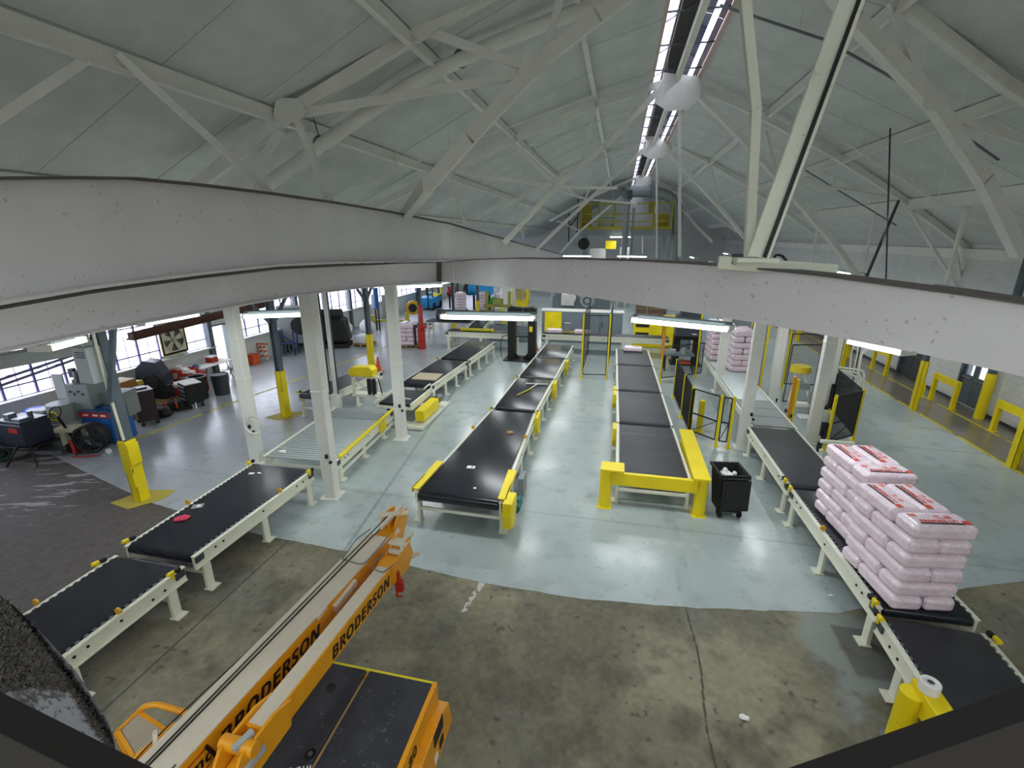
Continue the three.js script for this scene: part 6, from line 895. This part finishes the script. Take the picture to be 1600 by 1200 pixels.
  const dt = thing('work_table', 'white-legged work table left of the cross conveyor', 'table', [-9.85, 0, -27.2]); obj('tabletop', bx(2.7, 0.06, 1.0, 0, 0.9, 0), M.darkGrey, dt); for (const [x, z] of [[-1.25, 0.4], [1.25, 0.4], [-1.25, -0.4], [1.25, -0.4]]) obj('leg', bx(0.1, 0.87, 0.1, x, 0.435, z), M.cream, dt);
  const yb = obj('yellow_bar', bx(1.75, 0.14, 0.14, 0, 0, 0, 0, 0, 0, 0.03), mat(0xc8bc24, 0.5)); yb.position.set(-7.2, 1.03, -24.1); tag(yb, 'yellow bar lying along the left cross conveyor', 'bar'); obj('bar_cap', [bx(0.05, 0.18, 0.18, 0.87, 0, 0), bx(0.05, 0.18, 0.18, -0.87, 0, 0)], M.yellow, yb);
  const wt = thing('pale_machine', 'pale grey machine with two white housings behind the left cross conveyor', 'machine', [-5.3, 0, -26.5]); obj('housing', [bx(0.75, 1.0, 0.7, -0.3, 1.45, 0), bx(0.5, 0.9, 0.5, -1.3, 1.4, -0.2)], M.paleGrey, wt); obj('base', bx(2.4, 0.9, 0.8, -0.6, 0.47, -0.1), M.grey, wt); obj('yellow_chute', bar([-0.9, 1.0, 0.3], [-1.1, 1.9, 0.2], 0.22, 0.2), mat(0xb8ac28, 0.5), wt);
  // yellow platform high up at the end of the ridge
  const mz = thing('mezzanine', 'yellow railed platform high up under the end of the skylight', 'platform', [0.3, 0, -45]); const zp = 0;
  obj('deck', bx(7.6, 0.5, 4, 0, 6.15, 0), M.midGrey, mz); obj('deck_edge', bx(7.6, 0.22, 0.1, 0, 6.5, 2.05), mat(0xa89a1c, 0.5), mz); for (const x of [-3.7, -2.2, -0.9, 2.2, 3.7]) obj('railing_post', bx(0.12, 2.0, 0.12, x, 7.5, 2), mat(0xa89a1c, 0.5), mz); obj('railing_bar', [7.0, 7.6, 8.4].map(y => bx(7.6, 0.1, 0.08, 0, y, 2)), mat(0xa89a1c, 0.5), mz); obj('support_column', [-3.4, 3.4].map(x => bx(0.4, 5.9, 0.4, x, 2.96, 0)), M.paleGrey, mz); obj('yellow_panel', [bx(0.9, 1.9, 0.2, -3.3, 7.5, 1.6), bx(1.3, 1.1, 0.2, 2.9, 7.0, 1.6), bx(0.35, 0.9, 0.2, 2.0, 8.1, 1.7)], mat(0x9a8c1a, 0.55), mz); obj('ladder', [bx(0.08, 3, 0.08, -4.0, 7.4, 2), bx(0.08, 2.6, 0.08, -4.7, 6.4, 2), bar([-4.0, 8.2, 2], [-4.7, 7.4, 2], 0.08, 0.08), bar([-4.0, 7.4, 2], [-4.7, 6.6, 2], 0.08, 0.08)], M.dark, mz);
  const bhp = thing('overhead_hopper', 'pale green hopper standing on the yellow platform', 'hopper', [-1.35, 6.41, -44.2]); obj('hopper_body', put(ext([[-0.5, 0.5], [-0.2, 0.1], [0.35, 0.1], [0.6, 0.5], [0.6, 2.4], [-0.5, 2.4]], 0.8, 0.02), 0, 0, 0), mat(0xb8c8bc, 0.5), bhp); obj('hopper_band', bx(1.14, 0.06, 0.88, 0.05, 0.9, 0.4), M.grey, bhp); obj('foot', [bx(0.1, 0.5, 0.1, -0.5, 0.25, 0.3), bx(0.1, 0.5, 0.1, 0.6, 0.25, 0.3)], M.grey, bhp);
  const dd = thing('curved_duct', 'fat grey duct arching down right of the yellow platform', 'duct', [3.4, 0, -44]); obj('duct_tube', tube([[-3.6, 9.3, 0.6], [-1.2, 9.3, 0.6], [0.3, 8.9, 0.6], [1.0, 7.8, 0.6], [1.1, 6, 0.6], [1.1, 0.05, 0.6]], 0.42, 40, 14), M.midGrey, dd); obj('duct_joint', [tor(0.44, 0.05, 1.1, 6, 0.6, Math.PI / 2), tor(0.44, 0.05, -1.2, 9.3, 0.6, 0, Math.PI / 2)], M.grey, dd);
  const rp = thing('riser_pipe', 'dull grey riser pipes in the middle of the yellow platform', 'pipes', [0.35, 0, -42]); obj('pipe', [cyl(0.24, 0.24, 8.8, 16, 0, 4.42, 0), cyl(0.1, 0.1, 8.0, 12, 0.55, 4.02, 0)], M.midGrey, rp); obj('valve_box', bx(0.6, 0.7, 0.5, 0.05, 9.0, 0), M.darkGrey, rp);
  lamp([-0.9, 5.75, -42.6], [0.9, 5.75, -42.6], 'small bright lamp under the yellow platform');
  const um = thing('underdeck_machine', 'white and yellow machine parts below the yellow platform', 'machine', [-0.4, 0, -44.5]); obj('white_drum', [cyl(0.5, 0.5, 4.9, 20, 0.9, 2.46, 0.5), bx(1.4, 4.8, 0.8, -1.5, 2.41, 0.3)], M.paper, um); obj('yellow_box', bx(0.9, 0.7, 0.4, -0.4, 5.1, 0.6), M.yellow, um); obj('dark_fan', cyl(0.5, 0.5, 0.3, 20, -2.7, 5.2, 1.2, Math.PI / 2), M.black, um);
  // brown and grey equipment inside the cage
  const bs = thing('brown_rack', 'brown slatted rack far behind the cage, right of the control cabinet', 'rack', [2.0, 0, -29]); obj('rack_frame', [bx(1.7, 2.9, 0.9, 0, 1.46, 0)], mat(0x6a5648, 0.7), bs); for (let i = 0; i < 9; i++) obj('slat', bx(1.74, 0.06, 0.05, 0, 0.3 + i * 0.3, 0.47), mat(0x8a7462, 0.7), bs);
  const yc = thing('yellow_cabinet', 'yellow cabinet with dark slots inside the cage', 'cabinet', [1.95, 0, -26.6]); obj('body', [bx(1.5, 1.6, 0.6, -0.2, 0.82, 0), bx(0.7, 1.7, 0.6, 0.95, 0.87, 0)], M.yellow, yc); obj('slot', [1.2, 0.75].map(y => bx(0.7, 0.16, 0.03, -0.5, y, 0.31)), M.dark, yc); obj('grey_unit', [bx(1.0, 1.7, 0.6, 1.9, 0.87, 0)], M.grey, yc);
  const sg = thing('printer_stand', 'dark grey machine on a black stand inside the cage', 'machine', [3.35, 0, -23.2]); obj('body', [bx(1.15, 0.95, 0.8, 0, 1.85, 0), bx(0.9, 0.3, 0.7, 0.05, 2.45, 0)], M.darkGrey, sg); obj('stand', [bx(0.3, 1.35, 0.5, -0.45, 0.7, 0), bx(0.3, 1.35, 0.5, 0.45, 0.7, 0), bx(1.1, 0.2, 0.6, 0, 1.3, 0), bx(1.4, 0.06, 0.9, 0, 0.032, 0)], M.black, sg); obj('badge', bx(0.2, 0.05, 0.01, 0.25, 1.5, 0.405), M.paper, sg);
  const wpn = thing('upright_screen', 'pale blue-white screens standing behind the cage beside the column', 'screen', [5.0, 0, -26]); obj('panel', [bx(0.7, 2.4, 0.1, -0.6, 1.22, 0), bx(0.9, 2.2, 0.1, 0.4, 1.12, 0.3)], mat(0xb8c8d0, 0.4), wpn); obj('panel_frame', [bx(0.06, 2.5, 0.14, -0.98, 1.26, 0), bx(0.06, 2.5, 0.14, -0.22, 1.26, 0)], M.paper, wpn);
  const orc = thing('parts_bench', 'bench with pale parts and an orange tray inside the cage', 'bench', [2.7, 0, -21.9]); obj('bench_top', bx(1.3, 0.06, 0.7, 0.2, 0.75, 0), M.grey, orc); for (const [x, z] of [[-0.4, 0.3], [0.8, 0.3], [-0.4, -0.3], [0.8, -0.3]]) obj('leg', bx(0.06, 0.72, 0.06, x, 0.361, z), M.dark, orc); obj('parts', [bx(0.3, 0.16, 0.3, -0.1, 0.87, 0), cyl(0.1, 0.1, 0.24, 12, 0.4, 0.9, 0)], M.paleGrey, orc); obj('tray', bx(0.4, 0.1, 0.3, 0.5, 0.4, 0.1), M.orange, orc);
}
// ---------------------------------------------------------------- fences: yellow posts with framed black wire mesh
function fence(label, pts, hPost, hPanel, o = {}) {
  const base = V(...pts[0]), t = thing('safety_fence', label, 'fence', base); const L = pts.map(p => V(...p).sub(base));
  L.forEach((p, i) => { if (o.noPost?.includes(i)) return; obj('post', [bx(0.07, hPost, 0.07, p.x, hPost / 2 + 0.012, p.z), bx(0.16, 0.012, 0.16, p.x, 0.007, p.z)], M.yellow, t); });
  for (let i = 0; i < L.length - 1; i++) {
    if (o.skip?.includes(i)) continue;
    const a = L[i], b = L[i + 1], y0 = o.y0 ?? 0.18, y1 = hPanel, d = b.clone().sub(a), len = d.length(); d.normalize();
    const A = a.clone().addScaledVector(d, 0.06), B = b.clone().addScaledVector(d, -0.06), up = y => V(0, y, 0), g = [], pi = o.pitch ?? 0.05, n = Math.max(2, Math.round(len / pi)), m = Math.round((y1 - y0) / pi), w = o.wire ?? 0.005;
    obj('panel_frame', [bar(A.clone().add(up(y0)), B.clone().add(up(y0)), 0.025, 0.035), bar(A.clone().add(up(y1)), B.clone().add(up(y1)), 0.025, 0.035), bar(A.clone().add(up(y0)), A.clone().add(up(y1)), 0.025, 0.035), bar(B.clone().add(up(y0)), B.clone().add(up(y1)), 0.025, 0.035), ...(o.mid ? [bar(A.clone().add(up(o.mid)), B.clone().add(up(o.mid)), 0.03, 0.04), bar(A.clone().add(up(y0)), B.clone().add(up(o.mid)), 0.02, 0.02)] : [])], M.mesh, t);
    for (let k = 1; k < n; k++) { const p = A.clone().lerp(B, k / n); g.push(bar(p.clone().add(up(y0)), p.clone().add(up(y1)), w, w, V(1, 0, 0), 0)); }
    for (let k = 1; k < m; k++) { const y = y0 + (y1 - y0) * k / m; g.push(bar(A.clone().add(up(y)), B.clone().add(up(y)), w, w, V(0, 1, 0), 0)); }
    obj('wire_mesh', g, M.mesh, t);
  }
  return t;
}
{
  const G = (px, py) => P(px, py).toArray();
  fence('tall cage corner with two yellow posts left of the grey belt line', [[-1.25, 0, -24], G(908, 591), G(948, 592), [-0.15, 0, -24]], 2.75, 2.7, { wire: 0.0018, noPost: [0, 3] });
  const tf = fence('tall yellow-posted cage panels right of the grey belt line', [G(1031, 597), G(1086, 590), [3.8, 0, -21.0]], 2.75, 1.5, { noPost: [2] });
  obj('light_curtain', [bx(0.12, 1.3, 0.1, -0.02, 1.75, 0.1)], mat(0xd8921c, 0.5), tf);
  fence('mesh fence with yellow edges running toward the gate', [G(1052, 622), G(1064, 652), [2.39, 0, -14.2]], 1.5, 1.5, { wire: 0.007, pitch: 0.03 });
  const gt = fence('yellow-posted gate with a diagonal brace left of the right-hand column', [[2.39, 0, -14.2], G(1118, 697), G(1137, 700)], 1.55, 1.5, { mid: 0.75, wire: 0.003 });
  for (const [px, py, l] of [[1092, 678, 'short yellow bollard just behind the gate, left one'], [1077, 660, 'short yellow bollard behind the gate, beside the mesh fence']]) { const b = thing('bollard', l, 'bollard', P(px, py - 4)); obj('post', [cyl(0.09, 0.09, 1.0, 16, 0, 0.502, 0), sph(0.09, 0, 1.0, 0, 1, 0.5, 1, 12)], M.yellow, b); obj('base_plate', cyl(0.14, 0.14, 0.02, 16, 0, 0.011, 0), M.yellow, b); }
  fence('tall mesh cage side behind the second pink stack', [[5.6, 0, -26], [5.75, 0, -21.8], G(1186, 612)], 4.2, 4.1, { wire: 0.004, noPost: [0] });
  fence('black framed mesh panel beyond the right conveyor, in front of the hose', [[5.95, 0, -17.6], [7.3, 0, -17.9]], 0.1, 2.25, { wire: 0.003, noPost: [0, 1], y0: 0.2 });
  fence('dark mesh guard panels with yellow posts right of the right-hand column', [[6.05, 0, -13.9], G(1290, 700), G(1332, 688), [7.4, 0, -17.3]], 1.6, 1.55, { wire: 0.006, pitch: 0.03, mid: 0.75, skip: [0] });
  fence('yellow-posted mesh panel standing farther back right of the columns', [[6.7, 0, -20], [9.3, 0, -20.2]], 3.3, 2.2, { wire: 0.003, noPost: [1] });
  const ls = thing('light_curtain_post', 'slim orange-yellow light curtain on a pale post beside the plate conveyor', 'sensor post', [4.02, 0, -14.35]); obj('post', bx(0.08, 1.55, 0.08, -0.05, 0.8, 0), M.paleGrey, ls); obj('curtain', bx(0.09, 0.9, 0.07, 0.05, 1.2, 0.02), mat(0xe0a41c, 0.45), ls); obj('base_plate', bx(0.2, 0.02, 0.2, 0, 0.011, 0), M.paleGrey, ls);
  const l2 = thing('light_curtain_post', 'slim orange light curtain left of the right-hand white column', 'sensor post', [5.35, 0, -14.9]); obj('post', bx(0.08, 1.75, 0.08, 0.05, 0.9, 0), M.yellow, l2); obj('curtain', bx(0.09, 1.3, 0.07, -0.05, 1.2, 0.02), mat(0xe0921c, 0.45), l2); obj('base_plate', bx(0.2, 0.02, 0.2, 0, 0.011, 0), M.yellow, l2);
  // pick-up tool on its mast with the black hose
  const rb = thing('vacuum_lifter', 'lifting head with a yellow cap and thick black hose behind the right conveyor', 'machine', [6.05, 0, -16.6]);
  obj('yellow_cap', cyl(0.3, 0.32, 0.2, 20, 0.15, 1.55, -0.5), mat(0xc8b41c, 0.5), rb); obj('frame', [bar([0.05, 1.4, -0.5], [-0.1, 0.4, -0.3], 0.06, 0.08), bar([0.3, 1.4, -0.5], [0.5, 0.5, -0.2], 0.06, 0.08), bx(0.9, 0.12, 0.3, 0.4, 0.4, -0.2), bx(0.14, 1.1, 0.14, 0.6, 0.6, 0.1), bx(0.5, 0.06, 0.5, 0.4, 0.032, 0)], M.paper, rb); obj('head_machinery', [bx(0.3, 0.2, 0.3, 0.3, 1.0, -0.4), bx(0.2, 0.4, 0.2, 0.5, 0.7, -0.1)], M.midGrey, rb); obj('hose', tube([[0.62, 3.6, 0.1], [0.6, 1.1, 0.16], [0.66, 0.6, 0.2], [0.82, 0.42, 0.22], [0.95, 0.62, 0.2], [0.98, 1.25, 0.14]], 0.07, 40, 10), M.black, rb); obj('mast_rail', [bx(0.06, 4.4, 0.06, 0.5, 2.3, -0.05), bx(0.06, 4.4, 0.06, 0.72, 2.3, -0.05)], M.darkGrey, rb); obj('mast_tube', bx(0.2, 4.2, 0.2, 0.95, 2.5, -0.1), M.white, rb);
  const bkt = thing('cream_bench_frame', 'cream T-shaped stand between the right-hand belt and the dark mesh panels', 'stand', [5.55, 0, -12.2]); obj('post', [bx(0.08, 0.9, 0.08, 0.2, 0.46, 0), bx(0.08, 0.7, 0.08, -0.3, 0.36, -0.05)], M.cream, bkt); obj('top_bar', bx(0.75, 0.08, 0.1, 0, 0.94, -0.02), M.cream, bkt); obj('foot', bx(0.3, 0.02, 0.2, 0.2, 0.011, 0), M.cream, bkt);
  const hoseb = thing('hanging_hose', 'black cable bundle hanging at the foot of the right-hand white column', 'hose', [5.75, 0, -13.6]); obj('cable', [tube([[0, 0.95, 0], [0.06, 0.6, 0.05], [-0.04, 0.3, 0.1], [-0.1, 0.05, 0.3]], 0.06), bx(0.16, 0.4, 0.12, 0.04, 0.75, 0)], M.black, hoseb);
  // bent white conduits
  const cd = thing('conduit_run', 'bundle of bent white conduits running down to a small grey box', 'conduits', [8.4, 0, -17.0]);
  const q = (px, py, z = -17.2) => PZ(px, py, 0, z).sub(cd.position), pipes = [];
  [[[1286, 571], [1342, 578], [1350, 586], [1342, 640], [1338, 664]], [[1286, 577], [1336, 582], [1345, 592], [1338, 620], [1333, 662]], [[1286, 581], [1326, 584], [1340, 594], [1332, 630], [1328, 662]]].forEach(r => pipes.push(tube(r.map(p => q(...p)), 0.03, 40, 8)));
  [[[1336, 525], [1336, 535], [1330, 552], [1328, 580]], [[1338, 530], [1340, 548], [1334, 580]]].forEach(r => pipes.push(tube(r.map(p => q(...p)), 0.025, 30, 8)));
  [[[1420, 553], [1362, 547], [1348, 552], [1344, 565], [1340, 590]], [[1420, 549], [1358, 545], [1345, 553], [1341, 580]], [[1400, 541], [1338, 536]]].forEach(r => pipes.push(tube(r.map(p => q(...p)), 0.03, 30, 8)));
  obj('conduit', pipes, M.white, cd); const e = q(1334, 672); obj('junction_box', bx(0.3, 0.4, 0.15, e.x, e.y + 0.02, e.z), M.paleGrey, cd); obj('support_post', bx(0.06, e.y - 0.15 > 0.2 ? e.y - 0.15 : 0.2, 0.06, e.x, (e.y - 0.15) / 2, e.z), M.paleGrey, cd);
}
// ---------------------------------------------------------------- right walkway
{
  const rail = (a, b, l) => { const t = thing('guard_rail', l, 'guard rail', a), d = V(...b).sub(V(...a)); for (const p of [V(0, 0, 0), d]) obj('post', [bx(0.13, 1.0, 0.13, p.x, 0.512, p.z), bx(0.22, 0.015, 0.22, p.x, 0.008, p.z)], M.yellow, t); obj('cross_beam', [bar([0, 0.9, 0], d.clone().setY(0.9), 0.1, 0.22), bar([0, 0.8, 0], d.clone().setY(0.8), 0.12, 0.03)], M.yellow, t); };
  rail([11.72, 0, -19.75], [11.72, 0, -18.55], 'yellow guard rail in front of the glazed double door'); rail([11.72, 0, -16.6], [11.72, 0, -15.2], 'yellow guard rail at the right edge of the view, behind the nearest yellow pillar');
  rail([11.72, 0, -24.2], [11.72, 0, -23.0], 'yellow guard rail half hidden by the walkway pillar, before the dark door');
  const rb = thing('bollard', 'tall round yellow post with a grey top against the right wall', 'bollard', [12.05, 0, -17.75]); obj('post', cyl(0.14, 0.14, 1.55, 20, 0, 0.776, 0), M.yellow, rb); obj('grey_riser', cyl(0.11, 0.11, 3.7, 18, 0, 3.4, 0), M.pillar, rb);
  const sg = (y, z, w, h, l, m, n) => { const t = thing('wall_sign', l, 'sign', [XR - 0.012, y, z]); obj('plate', bx(0.02, h, w, 0, 0, 0), m, t); obj('sign_print', n.map(([a, b, c, d]) => bx(0.006, d, c, -0.013, b, a)), M.darkGrey, t); return t; };
  sg(1.72, -21.2, 0.32, 0.4, 'small red and white notice on the wall left of the glazed door', M.paper, [[0, 0.1, 0.2, 0.05], [0, -0.05, 0.2, 0.04]]); sg(1.55, -20.5, 0.28, 0.3, 'small square notice on the wall next to the glazed door', M.paper, [[0, 0, 0.14, 0.14]]);
  sg(1.62, -18.12, 0.22, 0.36, 'upper notice on the wall right of the glazed door', M.paper, [[0, 0.08, 0.14, 0.04], [0, -0.06, 0.14, 0.04]]); sg(1.22, -18.12, 0.22, 0.26, 'lower notice on the wall right of the glazed door', M.paper, [[0, 0.04, 0.14, 0.04]]);
  const wr = thing('wall_radiator', 'long finned radiator low on the right wall behind the far columns', 'radiator', [XR - 0.12, 0, -34]); obj('casing', bx(0.16, 0.7, 12, 0, 0.42, 0), M.pinkBoard, wr); obj('fin', [...Array(40)].map((_, i) => bx(0.03, 0.6, 0.05, -0.1, 0.42, -5.9 + i * 0.3)), M.darkGrey, wr).userData.kind = 'stuff';
  const ye = thing('yellow_strut', 'yellow crossed struts on the right wall above the radiator', 'strut', [XR - 0.3, 0, -29.5]); obj('strut', [bar([0, 0.02, 0], [0, 1.4, 0.5], 0.12, 0.12), bar([0, 0.02, 0.6], [0, 1.3, 0.0], 0.12, 0.12)], M.yellow, ye);
}
renderer.render(scene, camera);
